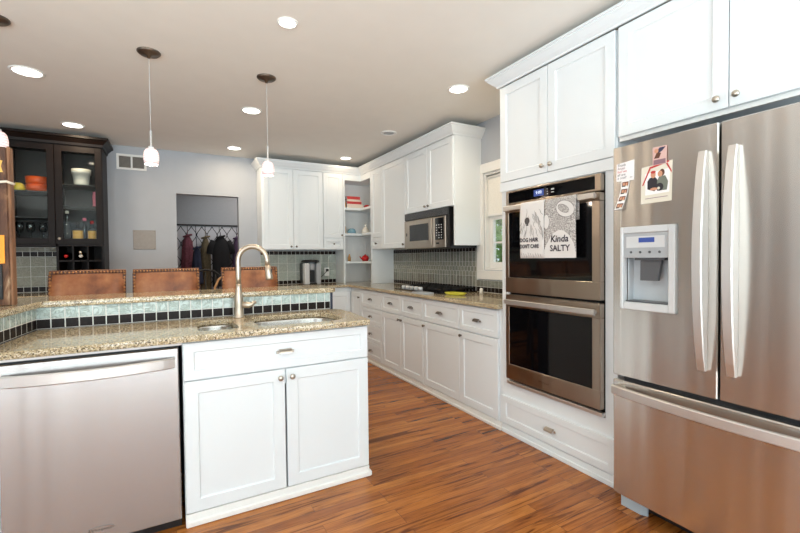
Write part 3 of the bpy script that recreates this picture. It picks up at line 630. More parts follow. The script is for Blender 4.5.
for k in range(4):
    for (a0, a1, b0, b1, m) in ((-0.004, 0.026, 0.006, 0.028, 'photo_brown'), (0.0, 0.010, 0.010, 0.024, 'photo_skin'), (0.013, 0.022, 0.010, 0.023, 'photo_skin'), (-0.003, 0.012, 0.006, 0.011, 'photo_dark'), (0.013, 0.025, 0.006, 0.010, 'photo_cream')):
        pts = []
        for (xx, zz) in ((a0, b0), (a1, b0), (a1, b1), (a0, b1)):
            q = (k * 0.0325 + zz) / 0.131; x, yy = strip(q); lift = {'photo_brown': 0.0004, 'photo_skin': 0.0008}.get(m, 0.0012); pts.append((x + xx, yy - lift, k * 0.0325 + zz))
        mb.add(pts, [(0, 1, 2, 3)], m)
mb.build('strip', ps)
pc = paper_frame('photo_card', 'photo card of two people and a dog with red ribbons on fridge', 1.106, 1.475)
mb = MB('photo_cream').add([(0, -0.002, 0.0), (0.130, -0.002, 0.002), (0.134, -0.002, 0.172), (0.004, -0.002, 0.160), (0, -0.0005, 0), (0.13, -0.0005, 0.002), (0.134, -0.0005, 0.172), (0.004, -0.0005, 0.16)], [(0, 1, 2, 3), (7, 6, 5, 4), (0, 4, 5, 1), (1, 5, 6, 2), (2, 6, 7, 3), (3, 7, 4, 0)]).build('card', pc)
mb = MB('paper')
def blob(pts, m, y): mb.add([(a, y, b) for a, b in pts], [tuple(range(len(pts)))], m)
def ell(cx, cz, a, b, m, y, n=16): blob([(cx + a * math.cos(2 * PI * k / n), cz + b * math.sin(2 * PI * k / n)) for k in range(n)], m, y)
blob([(0.02, 0.036), (0.122, 0.040), (0.124, 0.140), (0.02, 0.130)], 'paper', -0.0024)
blob([(0.030, 0.062), (0.060, 0.050), (0.072, 0.060), (0.072, 0.100), (0.062, 0.112), (0.040, 0.110), (0.030, 0.096)], 'photo_dark', -0.0027)
blob([(0.072, 0.05), (0.112, 0.05), (0.117, 0.085), (0.105, 0.112), (0.08, 0.110), (0.070, 0.092)], 'photo_sage', -0.0027)
ell(0.055, 0.122, 0.011, 0.015, 'photo_skin', -0.003); ell(0.084, 0.122, 0.010, 0.013, 'photo_skin', -0.003); ell(0.092, 0.126, 0.011, 0.015, 'photo_brown', -0.0029); ell(0.055, 0.133, 0.011, 0.006, 'photo_red', -0.0032)
ell(0.082, 0.066, 0.016, 0.017, 'photo_dark', -0.0031); ell(0.078, 0.061, 0.006, 0.006, 'photo_cream', -0.0033); ell(0.058, 0.060, 0.016, 0.006, 'photo_skin', -0.0033)
for p in ([(0.006, 0.08), (0.013, 0.082), (0.048, 0.158), (0.040, 0.158)], [(0.046, 0.150), (0.122, 0.166), (0.120, 0.172), (0.046, 0.158)], [(0.108, 0.16), (0.114, 0.164), (0.131, 0.128), (0.131, 0.118)]): blob(p, 'photo_red', -0.0029)
for k in range(3): blob([(0.02, 0.028 - k * 0.008), (0.115, 0.030 - k * 0.008), (0.115, 0.0325 - k * 0.008), (0.02, 0.0305 - k * 0.008)], 'photo_mauve' if k == 1 else 'photo_cream', -0.0025)
mb.build('printed_photo', pc)
tg = paper_frame('photo_magnet', 'small square photo magnet overlapping the top of the photo card', 1.052, 1.628)
MB('photo_pink').box(0, 0.058, -0.0056, -0.0036, 0.008, 0.085).build('square', tg)
mb = MB('photo_mauve')
mb.box(0.004, 0.054, -0.0059, -0.0057, 0.010, 0.030, 'photo_mauve').box(0.004, 0.054, -0.0059, -0.0057, 0.034, 0.082, 'photo_pink')
blob([(0.024, 0.056), (0.040, 0.064), (0.055, 0.080), (0.030, 0.080), (0.02, 0.07)], 'photo_navy', -0.0061); blob([(0.006, 0.036), (0.028, 0.036), (0.036, 0.056), (0.018, 0.062)], 'photo_brown', -0.0061); ell(0.016, 0.068, 0.009, 0.010, 'photo_skin', -0.0062)
mb.build('printed_photo', tg)

# ------------------------------------------------------------------ base cabinets along the right wall
def base_cab(label, y0, y1, cols, kind):
    """y0 far end, y1 near end; local x = y0 - y"""
    c = thing('base_cabinet', label, 'cabinet', (2.05, y0, 0), R90, 'base cabinets along the right wall'); w = y0 - y1
    MB().box(0.0005, w - 0.0005, 0.0195, 0.615, 0.0, 0.872).build('body', c)
    MB('trim_white').box(0.0005, w - 0.0005, 0.006, 0.019, 0.0, 0.058, ch=0.002).box(0.0005, w - 0.0005, -0.006, 0.006, 0.0, 0.026, ch=0.004).build('base_molding', c)
    return c, w
c, w = base_cab('white base cabinet with a stack of four drawers near the corner', 4.73, 4.147, None, None)
for z0, z1 in ((0.066, 0.250), (0.255, 0.458), (0.463, 0.655), (0.660, 0.862)): drawer(c, 0.004, w - 0.004, z0, z1, 'cup', pw=0.05)
c, w = base_cab('white base cabinet under the cooktop with two doors and two drawers', 4.146, 3.284, None, None); s = 4.146 - 3.711
drawer(c, 0.003, s - 0.002, 0.660, 0.862, pw=0.05); drawer(c, s + 0.002, w - 0.003, 0.660, 0.862, pw=0.05)
door(c, 0.003, s - 0.002, 0.066, 0.652, s - 0.028, 0.61); door(c, s + 0.002, w - 0.003, 0.066, 0.652, s + 0.028, 0.61)
c, w = base_cab('white base cabinet nearest the ovens with two wide doors', 3.283, 2.2375, None, None); s = 3.283 - 2.725
drawer(c, 0.003, s - 0.002, 0.660, 0.862, pw=0.055); drawer(c, s + 0.002, w - 0.03, 0.660, 0.862, pw=0.06)
door(c, 0.003, s - 0.002, 0.066, 0.652, 0.03, 0.615); door(c, s + 0.002, w - 0.03, 0.066, 0.652, s + 0.03, 0.615)
# corner cabinet with a folding door
cc_ = thing('corner_base_cabinet', 'white corner base cabinet with a hinged two-panel door', 'cabinet', (2.05, 5.05, 0))
MB().prism([(-0.35, 0.02), (0.02, 0.02), (0.02, -0.3185), (0.615, -0.3185), (0.615, 0.595), (-0.35, 0.595)], 0.0, 0.872).build('body', cc_)
d1 = MB().shaker(-0.346, -0.003, 0.066, 0.815, 0.0).build('door', cc_); knob(d1, -0.315, 0.76, 0.0, 'dark_nickel', 0.0125)
Tm = Matrix.Rotation(R90, 4, 'Z')
d2 = MB('cabinet_white', Tm).shaker(0.003, 0.316, 0.066, 0.815, 0.0).build('door', cc_)
k2 = MB('dark_nickel', Tm).lathe([(0.006, 0), (0.0055, 0.010), (0.012, 0.014), (0.0125, 0.019), (0.0106, 0.024), (0.005, 0.027), (0, 0.0275)], 16, lathe_at(0.285, 0, 0.76) @ RX).build('knob', d2)
MB('trim_white').box(-0.35, -0.001, 0.004, 0.0195, 0.0, 0.058).box(0.004, 0.0195, -0.3185, -0.001, 0.0, 0.058).build('base_molding', cc_)
bc = thing('back_base_cabinet', 'white base cabinet under the coffee maker, behind the bar', 'cabinet', (1.0, 5.05, 0))
MB().box(0.0, 0.698, 0.0195, 0.595, 0, 0.872).build('body', bc)
door(bc, 0.004, 0.347, 0.066, 0.652, 0.315, 0.61); door(bc, 0.351, 0.694, 0.066, 0.652, 0.383, 0.61); drawer(bc, 0.004, 0.347, 0.66, 0.862, pw=0.05); drawer(bc, 0.351, 0.694, 0.66, 0.862, pw=0.05)

ct = slab('kitchen_countertop', [round_poly([(2.02, 2.2385), (2.668, 2.2385), (2.668, 5.648), (0.985, 5.648), (0.985, 5.02), (2.02, 5.02)], [0.004, 0, 0, 0, 0.02, 0.03])], 0.873, 0.904, 'granite')
tag(ct, 'speckled granite countertop running round the far kitchen corner', 'countertop')

# backsplashes
TR = Matrix.Translation((XR - 0.012, 0, 0)) @ Matrix.Rotation(R90, 4, 'Z')
def field(mb, T, x0, x1, pal):
    g = dict(gap=0.007, gz=0.0018)
    tiles(mb, T, x0, x1, 0.906, 0.955, 0.0525, 0.05, ['tile_black'], **g)
    tiles(mb, T, x0, x1, 0.955, 1.057, 0.0525, 0.102, pal, **g); tiles(mb, T, x0, x1, 1.057, 1.20, 0.0525, 0.048, ['tile_hutch', 'tile_sage'], 0.5, **g); tiles(mb, T, x0, x1, 1.20, 1.302, 0.0525, 0.102, pal, **g)
    tiles(mb, T, x0, x1, 1.302, 1.352, 0.0525, 0.05, ['tile_black'], **g)
bs2 = MB('grout')
bs2.box(-4.984, -2.2385, 0.0, 0.0105, 0.9045, 1.02, 'grout', T=TR).box(-4.984, -3.235, 0.0, 0.0105, 1.02, 1.354, 'grout', T=TR)
field(bs2, TR, -4.984, -3.235, ['tile_green_gray', 'tile_taupe', 'tile_sage'])
tiles(bs2, TR, -3.235, -2.2385, 0.906, 0.955, 0.0525, 0.05, ['tile_black']); tiles(bs2, TR, -3.235, -2.2385, 0.955, 1.02, 0.0525, 0.065, ['tile_green_gray', 'tile_taupe'])
tag(bs2.build('tile_backsplash'), 'gray green glass tile backsplash behind the cooktop', 'backsplash')
TB = Matrix.Translation((0, YB - 0.012, 0))
b3 = MB('grout').box(1.03, 2.068, 0.0, 0.0105, 0.9045, 1.354, 'grout', T=TB)
tiles(b3, TB, 1.03, 2.068, 0.906, 0.957, 0.058, 0.05, ['tile_black']); tiles(b3, TB, 1.03, 2.068, 0.957, 1.302, 0.116, 0.115, ['tile_pale', 'tile_pale_gray']); tiles(b3, TB, 1.03, 2.068, 1.302, 1.352, 0.058, 0.05, ['tile_black'])
tag(b3.build('tile_backsplash'), 'pale green glass tile backsplash behind the coffee maker', 'backsplash')

# ------------------------------------------------------------------ upper cabinets, right wall (local x = far to near)
def upper(name, label, loc, rz, w, z0, z1, depth, group):
    c = thing(name, label, 'cabinet', loc, rz, group); MB().box(0.0005, w - 0.0005, 0.0195, depth, z0, z1).build('body', c); return c
GU = 'wall cabinets on the right wall'
UD = XR - 2.33 - 0.002
c = upper('wall_cabinet', 'narrow white wall cabinet with a tiny drawer, right of the open corner shelves', (2.33, 4.984, 0), R90, 0.313, 1.36, 2.40, UD, GU)
door(c, 0.003, 0.310, 1.512, 2.388); drawer(c, 0.003, 0.310, 1.364, 1.505, 'knob')
c = upper('wall_cabinet', 'white wall cabinet with one tall door, left of the microwave', (2.33, 4.670, 0), R90, 0.590, 1.36, 2.40, UD, GU)
door(c, 0.003, 0.587, 1.364, 2.388, 0.555, 1.40)
c = thing('wall_cabinet', 'white wall cabinet with two doors directly above the microwave', 'cabinet', (2.33, 4.079, 0), R90, GU)
MB().box(0.0005, 0.450, 0.0195, UD, 1.732, 2.40).box(0.466, 0.9125, 0.0195, UD, 1.732, 2.40).box(0.450, 0.466, UD - 0.02, UD, 1.732, 2.40).build('body', c)
door(c, 0.003, 0.4545, 1.736, 2.388, 0.425, 1.775); door(c, 0.4615, 0.90, 1.736, 2.388, 0.49, 1.775)
MB().box(0.889, 0.912, 0.0195, UD, 1.36, 1.7315).build('side_panel', c)
# microwave
mw = thing('microwave', 'stainless over-the-range microwave with a black control panel', 'microwave', (2.325, 4.079, 0), R90)
Wm = 0.852
MB('black_plastic').box(0.004, Wm, 0.022, 0.329, 1.338, 1.7305).build('body', mw)
vg = MB('black_plastic').box(0.004, Wm, -0.004, 0.0215, 1.655, 1.7305)
for k in range(6): vg.box(0.02, Wm - 0.02, -0.007, -0.004, 1.664 + k * 0.011, 1.669 + k * 0.011, 'darkgray_plastic')
vg.build('vent_grille', mw)
dm = MB('stainless_warm').box(0.004, 0.60, -0.010, 0.021, 1.342, 1.650, ch=0.004).build('door', mw)
MB('black_glass').box(0.12, 0.50, -0.0125, -0.0102, 1.425, 1.60, ch=0.001).build('window', dm)
MB('black_plastic').add([(0.055 + 0.012 * math.cos(2 * PI * k / 14), -0.0108, 1.50 + 0.02 * math.sin(2 * PI * k / 14)) for k in range(14)], [tuple(range(14))]).build('badge', dm)
MB('stainless_warm').rect_sweep(bow((0.575, -0.016, 1.375), (0.575, -0.016, 1.645), (0, -0.012, 0), 8), 0.018, 0.012, (1, 0, 0), ch=0.003).build('handle', dm)
pm = MB('stainless_warm').box(0.602, 0.800, -0.010, 0.021, 1.342, 1.650, ch=0.004).build('control_panel', mw)
MB('black_glass').box(0.625, 0.772, -0.0125, -0.0102, 1.42, 1.635).build('keypad', pm)
for i in range(3):
    for j in range(6): 
        if (i * 5 + j * 3) % 7: MB('lightgray_plastic').box(0.645 + i * 0.042, 0.66 + i * 0.042, -0.0135, -0.0126, 1.436 + j * 0.025, 1.445 + j * 0.025).build('key', pm)
MB('black_plastic').box(0.64, 0.69, -0.012, -0.0102, 1.377, 1.395, ch=0.001).build('open_button', pm)
MB('black_plastic').box(0.802, Wm, 0.004, 0.0215, 1.342, 1.6545).build('side_filler', mw)

# ------------------------------------------------------------------ upper cabinets, back wall
GB = 'wall cabinets on the back wall'
BD = YB - 5.32 - 0.002
c = upper('wall_cabinet', 'white wall cabinet with two tall doors above the coffee maker', (1.0, 5.32, 0), 0, 0.787, 1.365, 2.40, BD, GB)
door(c, 0.022, 0.388, 1.37, 2.388, 0.355, 1.405); door(c, 0.392, 0.783, 1.37, 2.388, 0.422, 1.405)
c = upper('wall_cabinet', 'narrow white wall cabinet with a small drawer, left of the open shelves', (1.788, 5.32, 0), 0, 0.281, 1.365, 2.40, BD, GB)
door(c, 0.003, 0.278, 1.522, 2.388, 0.255, 1.56); drawer(c, 0.003, 0.278, 1.37, 1.514, 'knob')
# open corner shelves standing on the counter
os_ = thing('corner_shelf_unit', 'white open corner shelf unit rising from the countertop', 'shelf unit', (0, 0, 0))
mb = MB()
mb.box(2.0705, 2.095, 5.32, 5.646, 0.9055, 2.40).box(2.33, 2.666, 4.9855, 5.008, 0.9055, 2.40)
mb.prism([(2.096, 5.322), (2.332, 5.322), (2.332, 5.009), (2.666, 5.009), (2.666, 5.646), (2.096, 5.646)], 2.31, 2.40); mb.build('frame', os_)
bb = MB('beadboard').box(2.096, 2.664, 5.636, 5.646, 0.9055, 2.309).box(2.654, 2.664, 5.009, 5.635, 0.9055, 2.309)
for k in range(10): bb.box(2.11 + k * 0.055, 2.113 + k * 0.055, 5.6335, 5.6362, 0.9055, 2.309)
for k in range(10): bb.box(2.6520, 2.6542, 5.03 + k * 0.06, 5.033 + k * 0.06, 0.9055, 2.309)
bb.build('back_panel', os_, 'pale blue gray beadboard back')
SZ = (1.205, 1.59, 1.94)
for z in SZ: MB().prism([(2.096, 5.322), (2.334, 5.322), (2.334, 5.009), (2.652, 5.009), (2.652, 5.634), (2.096, 5.634)], z - 0.03, z).build('shelf', os_)
# things on the shelves
def book(x, y, z, lx, ly, h, rz, mat, label):
    t = thing('book', label, 'book', (x, y, z), rz, 'books on the top shelf')
    MB(mat).box(-lx / 2, lx / 2, -ly / 2, ly / 2, 0, 0.004).box(-lx / 2, lx / 2, -ly / 2, ly / 2, h - 0.004, h - 0.0004).box(-lx / 2, lx / 2, -ly / 2, -ly / 2 + 0.003, 0.004, h - 0.004).build('cover', t)
    MB('paper').box(-lx / 2 + 0.004, lx / 2 - 0.004, -ly / 2 + 0.0035, ly / 2 - 0.004, 0.0045, h - 0.0045).build('pages', t)
zb = SZ[2] + 0.0005
for lx, h, m, dx, lab in ((0.235, 0.055, 'book_cream', 0.0, 'thick cream book at the bottom of the shelf stack'), (0.215, 0.034, 'book_red', -0.01, 'red book lying directly on the thick cream book'), (0.205, 0.028, 'book_cream', -0.01, 'thin cream book second from the top of the stack'), (0.19, 0.040, 'book_red', -0.02, 'red book on top of the shelf stack')):
    book(2.252 + dx, 5.43, zb, lx, 0.18, h, 0, m, lab); zb += h + 0.0005
def vessel(name, label, cat, x, y, z, prof, mat, group, extra=None, n=20):
    t = thing(name, label, cat, (x, y, z + 0.0005), 0, group); MB(mat).lathe(prof, n).build('body', t)
    if extra: extra(t)
    return t
G = 'ornaments on the corner shelves'
def pot_extra(t):
    MB('red_gloss').lathe([(0.042, 0.066), (0.03, 0.078), (0.008, 0.084), (0.008, 0.092), (0, 0.096)], 16).build('lid', t)
    MB('red_gloss').tube([(-0.045, 0, 0.03), (-0.07, 0, 0.045), (-0.082, 0, 0.065)], [0.012, 0.009, 0.007], 8).build('spout', t)
vessel('teapot', 'small glossy red teapot on the lowest corner shelf', 'teapot', 2.405, 5.36, SZ[0], [(0, 0), (0.035, 0), (0.05, 0.02), (0.055, 0.04), (0.042, 0.066), (0, 0.066)], 'red_gloss', G, pot_extra)
vessel('bottle', 'small amber bottle on the lowest corner shelf', 'bottle', 2.185, 5.41, SZ[0], [(0, 0), (0.02, 0), (0.022, 0.05), (0.01, 0.08), (0.008, 0.1), (0, 0.1)], 'amber', G)
vessel('bowl', 'upturned pale blue bowl on the middle corner shelf', 'bowl', 2.225, 5.41, SZ[1], [(0, 0), (0.062, 0), (0.060, 0.03), (0.045, 0.06), (0.02, 0.072), (0, 0.074)], 'blue_glassy', G)
vessel('bottle', 'slim amber bottle at the left end of the middle corner shelf', 'bottle', 2.125, 5.42, SZ[1], [(0, 0), (0.018, 0), (0.02, 0.08), (0.009, 0.11), (0.008, 0.14), (0, 0.14)], 'amber', G)
def fig_extra(t): MB('ceramic').ellipsoid((0.0, 0, 0.105), 0.022, 0.022, 0.024).tube([(-0.005, 0, 0.125), (-0.01, 0, 0.15)], [0.007, 0.003], 8).tube([(0.01, 0, 0.125), (0.014, 0, 0.148)], [0.007, 0.003], 8).build('head', t)
vessel('figurine', 'white ceramic figurine at the right end of the middle corner shelf', 'figurine', 2.415, 5.36, SZ[1], [(0, 0), (0.05, 0), (0.055, 0.03), (0.04, 0.065), (0.02, 0.088), (0, 0.095)], 'ceramic', G, fig_extra)
vessel('tomato_ornament', 'small round red ornament beside the stacked books', 'ornament', 2.44, 5.37, SZ[2], [(0, 0), (0.025, 0), (0.042, 0.02), (0.04, 0.042), (0.02, 0.055), (0, 0.052)], 'red_gloss', G)
vessel('jar', 'small dark amber jar left of the stacked books', 'jar', 2.112, 5.36, SZ[2], [(0, 0), (0.012, 0), (0.013, 0.06), (0.010, 0.07), (0.010, 0.085), (0, 0.085)], 'amber', G)

# ------------------------------------------------------------------ on the kitchen counter
ck = thing('gas_cooktop', 'black gas cooktop with pale knobs set in the granite counter', 'cooktop', (2.165, 4.06, 0.9045), R90)
MB('black_glass').box(0, 0.86, 0, 0.47, 0, 0.009, ch=0.003).build('top', ck)
for gx in (0.165, 0.43, 0.695):
    g = MB('iron'); x0, x1, y0, y1 = gx - 0.125, gx + 0.125, 0.075, 0.455
    for a, b in (((x0, y0), (x1, y0)), ((x1, y0), (x1, y1)), ((x1, y1), (x0, y1)), ((x0, y1), (x0, y0)), ((gx, y0), (gx, y1)), ((x0, 0.275), (x1, 0.275)), ((x0, 0.175), (x1, 0.175)), ((x0, 0.375), (x1, 0.375))):
        g.box(min(a[0], b[0]) - 0.006, max(a[0], b[0]) + 0.006, min(a[1], b[1]) - 0.006, max(a[1], b[1]) + 0.006, 0.026, 0.040)
    for a in (x0, x1):
        for b in (y0, y1): g.box(a - 0.008, a + 0.008, b - 0.008, b + 0.008, 0.0095, 0.026)
    g.build('grate', ck)
    for by in (0.175, 0.375): MB('iron').lathe([(0, 0), (0.04, 0), (0.042, 0.008), (0.03, 0.012), (0.028, 0.018), (0, 0.02)], 16, lathe_at(gx, by, 0.0095)).build('burner', ck)
for k in range(5): MB('lightgray_plastic').lathe([(0, 0), (0.024, 0), (0.023, 0.030), (0.018, 0.036), (0, 0.036)], 16, lathe_at(0.16 + k * 0.085, 0.036, 0.0095)).build('knob', ck)
yd = thing('spoon_rest', 'yellow green oblong tray with a red stripe on the granite counter', 'tray', (2.265, 3.06, 0.9045), 0.15, 'trays in front of the cooktop')
MB('yellow_green').loft([[(0.07 * k * math.cos(a), 0.125 * k * math.sin(a), z) for a in [2 * PI * i / 24 for i in range(24)]] for k, z in ((0.8, 0), (1, 0.02), (0.93, 0.02), (0.75, 0.008))]).build('dish', yd)
MB('red_gloss').box(-0.010, 0.010, -0.075, 0.075, 0.0085, 0.014, ch=0.003).build('stripe', yd)
ty = thing('serving_tray', 'flat pale gray tray lying beside the cooktop front', 'tray', (2.125, 3.36, 0.9045), 0.0, 'trays in front of the cooktop')
MB('tray_gray').prism(round_poly([(-0.09, -0.13), (0.03, -0.13), (0.03, 0.11), (-0.09, 0.11)], 0.03), 0, 0.010).build('plate', ty)
MB('tray_gray').tube([(-0.08, -0.12, 0.012), (0.02, -0.12, 0.012), (0.02, 0.10, 0.012), (-0.08, 0.10, 0.012), (-0.08, -0.12, 0.012)], 0.004, 6).build('rim', ty)
vessel('salt_shaker', 'small pale shaker on the counter below the window', 'shaker', 2.50, 2.98, 0.9045, [(0, 0), (0.018, 0), (0.015, 0.03), (0.016, 0.045), (0.010, 0.055), (0, 0.056)], 'ceramic', None)
# coffee maker
km = thing('coffee_maker', 'black and silver single-cup coffee maker under the wall cabinets', 'coffee maker', (1.645, 5.36, 0.9045), 0.0)
MB('black_plastic').box(-0.11, 0.11, 0.10, 0.24, 0, 0.29, ch=0.012).box(-0.06, 0.06, 0.0, 0.10, 0, 0.02, ch=0.004).build('body', km)
MB('lightgray_plastic').box(-0.112, -0.045, -0.015, 0.099, 0.0, 0.285, ch=0.010).build('water_tank', km)
MB('gray_plastic').box(0.05, 0.112, -0.005, 0.099, 0.0, 0.285, ch=0.010).build('side_housing', km)
MB('gray_plastic').lathe([(0, 0), (0.036, 0), (0.04, 0.02), (0.042, 0.105), (0, 0.105)], 20, lathe_at(0.002, 0.055, 0.19)).build('brew_head', km)
MB('black_plastic').loft([[(0.118 * k * math.cos(a) , 0.11 + 0.14 * k * math.sin(a), z) for a in [2 * PI * i / 24 for i in range(24)]] for k, z in ((1.0, 0.296), (1.0, 0.312), (0.8, 0.328))]).build('lid', km)
MB('darkgray_plastic').box(-0.04, 0.045, 0.0, 0.098, 0.0205, 0.028, ch=0.003).build('drip_tray', km)
ot = thing('wall_outlet', 'white wall outlet with a black plug beside the coffee maker', 'outlet', (1.93, YB - 0.0165, 1.06), 0)
MB('trim_white').box(-0.036, 0.036, -0.006, 0, -0.058, 0.058, ch=0.002).build('plate', ot)
MB('black_plastic').box(-0.016, 0.016, -0.04, -0.0065, 0.005, 0.04, ch=0.004).build('plug', ot)
cd = MB('black_plastic').tube([(1.93, 5.59, 1.08), (1.90, 5.57, 1.06), (1.85, 5.55, 1.02), (1.82, 5.56, 0.99), (1.80, 5.57, 0.95), (1.79, 5.575, 0.912), (1.775, 5.58, 0.912)], 0.004, 8).build('power_cord')
tag(cd, 'black power cord running from outlet to coffee maker', 'cord')

# ------------------------------------------------------------------ island
GI = None
ic = thing('sink_cabinet', 'white island sink cabinet with two doors and a wide drawer front', 'cabinet', (0.039, 2.155, 0))
Wc = 0.938
sp = 0.509 - 0.039
MB().box(0.0, sp - 0.008, 0.0195, 0.40, 0.0, 0.60).box(sp + 0.008, Wc, 0.0195, 0.40, 0.0, 0.60).box(0.0, Wc, 0.40, 0.562, 0.0, 0.60).box(0.0, Wc, 0.0195, 0.045, 0.60, 0.872).box(0.0, 0.02, 0.045, 0.562, 0.60, 0.872).box(Wc - 0.02, Wc, 0.045, 0.562, 0.60, 0.872).box(0.02, Wc - 0.02, 0.55, 0.562, 0.60, 0.872).build('body', ic)
drawer(ic, 0.004, Wc - 0.003, 0.687, 0.862, 'cup', 'nickel', pw=0.062)
sp = 0.509 - 0.039
door(ic, 0.004, sp - 0.0045, 0.064, 0.681, sp - 0.028, 0.640, 'nickel', 0.0145); door(ic, sp + 0.0045, Wc - 0.003, 0.064, 0.681, sp + 0.032, 0.640, 'nickel', 0.0145)
MB('trim_white').box(0.0, Wc, 0.002, 0.019, 0.0, 0.058, ch=0.002).box(-0.0, Wc + 0.012, -0.010, 0.002, 0.0, 0.030, ch=0.005).box(Wc + 0.0005, Wc + 0.012, 0.003, 0.562, 0.0, 0.030, ch=0.004).build('base_molding', ic)

MB('trim_white').box(-0.639, -0.001, 0.003, 0.03, 0.857, 0.872).build('counter_rail', ic)
dw = thing('dishwasher', 'stainless steel dishwasher at the left of the island', 'dishwasher', (-0.600, 2.150, 0))
Wd = 0.627
MB('black_plastic').box(0.004, Wd - 0.004, 0.032, 0.56, 0.008, 0.855).build('body', dw)
dd = MB('stainless').box(0.0, Wd - 0.004, 0.0, 0.031, 0.052, 0.848, ch=0.004).build('door', dw)
h = MB('stainless_light').rect_sweep(bow((0.012, -0.020, 0.785), (Wd - 0.022, -0.020, 0.785), (0, -0.045, 0)), 0.046, 0.016, (0, 0, 1), ch=0.004)
for x in (0.026, Wd - 0.038): h.box(x - 0.013, x + 0.013, -0.022, -0.001, 0.768, 0.802, ch=0.002)
h.build('handle', dd)
lg = MB('dark_nickel'); add_text(lg, 'Whirlpool', 0.020, 0.315, 0.105, -0.0006, 'dark_nickel', shear=0.25)
lg.tube([(0.315 + 0.05 * math.cos(a), -0.0008, 0.106 + 0.014 * math.sin(a)) for a in [PI * (-0.1 + 0.9 * i / 14) for i in range(15)]], 0.0008, 5)
lg.build('logo', dd)
MB('navy').box(0.0, Wd - 0.004, 0.045, 0.06, 0.0, 0.05).build('toe_panel', dw)
# return end of the island left of the dishwasher
ip = thing('island_end_panel', 'white filler panel left of the dishwasher', 'panel', (-0.66, 2.155, 0))
MB().box(0.0, 0.058, 0.0, 0.02, 0.0, 0.856).build('panel', ip)

ict = slab('island_countertop', [round_poly([(-0.655, 2.115), (0.978, 2.115), (1.0, 2.33), (1.015, 2.52), (1.005, 2.66), (0.957, 2.728), (-0.598, 2.728)], [0, 0.02, 0, 0.03, 0.04, 0.02, 0]),
    round_poly([(0.115, 2.225), (0.30, 2.215), (0.30, 2.60), (0.115, 2.60)], [0.05, 0.05, 0.09, 0.09], 8),
    round_poly([(0.395, 2.205), (0.875, 2.205), (0.875, 2.60), (0.395, 2.60)], [0.10, 0.12, 0.17, 0.12], 8)], 0.873, 0.903, 'granite')
tag(ict, 'speckled granite sink counter on the island', 'countertop')
sk = thing('kitchen_sink', 'undermount stainless double sink in the island counter', 'sink', (0, 0, 0))
def basin(x0, x1, y0, y1, zb, rad):
    o = round_poly([(x0, y0), (x1, y0), (x1, y1), (x0, y1)], rad, 8); cx, cy = (x0 + x1) / 2, (y0 + y1) / 2
    def sc_(k, z): return [(cx + (a - cx) * k, cy + (b - cy) * k, z) for a, b in o]
    R = [sc_(1.07, 0.8722), sc_(1.02, 0.8722), sc_(1.01, 0.862), sc_(0.97, zb + 0.03), sc_(0.88, zb), sc_(0.15, zb - 0.004)]
    n = len(o); mb = MB('basin_steel'); vs = [p for r in R for p in r]; fs = []
    for i in range(len(R) - 1):
        for k in range(n): k2 = (k + 1) % n; fs.append((i * n + k, i * n + k2, (i + 1) * n + k2, (i + 1) * n + k))
    fs.append(tuple(range((len(R) - 1) * n, len(R) * n))); mb.add(vs, fs, None, True); b = mb.build('basin', sk)
    MB('dark_nickel').lathe([(0, 0.001), (0.03, 0.001), (0.042, 0.004), (0.045, 0.0)], 20, lathe_at(cx, cy, zb - 0.003)).build('drain', b)
basin(0.115, 0.30, 2.22, 2.60, 0.72, [0.05, 0.05, 0.09, 0.09]); basin(0.395, 0.875, 2.205, 2.60, 0.66, [0.10, 0.12, 0.17, 0.12])
# faucet
fc = thing('kitchen_faucet', 'tall brushed nickel gooseneck faucet behind the sink', 'faucet', (0.350, 2.615, 0.9035), 0)
MB('faucet_nickel').lathe([(0, 0), (0.032, 0), (0.032, 0.006), (0.026, 0.012), (0.024, 0.06), (0.026, 0.08), (0.025, 0.11), (0.019, 0.15), (0.0155, 0.18), (0.0155, 0.2), (0, 0.2)], 24).build('base', fc)
D = Vector((0.93, -0.37, 0)); arc = []
R_ = 0.083; zc = 0.338
for z in (0.19, 0.24, 0.29): arc.append(Vector((0, 0, z)))
for k in range(13): a = PI * k / 12 * 1.0; arc.append(D * (R_ - R_ * math.cos(a)) + Vector((0, 0, zc + R_ * math.sin(a))))
arc.append(D * (2 * R_ + 0.003) + Vector((0, 0, zc - 0.03)))
MB('faucet_nickel').tube(arc, 0.0145, 14).build('spout', fc)
e = arc[-1]; hd = MB('faucet_nickel').tube([e, e + D * 0.004 + Vector((0, 0, -0.035)), e + D * 0.009 + Vector((0, 0, -0.075)), e + D * 0.010 + Vector((0, 0, -0.085))], [0.0155, 0.0185, 0.022, 0.020], 16).build('spray_head', fc)
MB('black_plastic').box(-0.004, 0.004, -0.008, 0.008, -0.012, 0.012, ch=0.002, T=Matrix.Translation(e + D * 0.021 + Vector((0, 0, -0.035)))).build('spray_button', hd)
MB('faucet_nickel').tube([(0.02, -0.005, 0.075), (0.055, -0.012, 0.072), (0.072, -0.016, 0.077), (0.095, -0.020, 0.092)], [0.019, 0.018, 0.012, 0.007], 12).build('handle', fc)

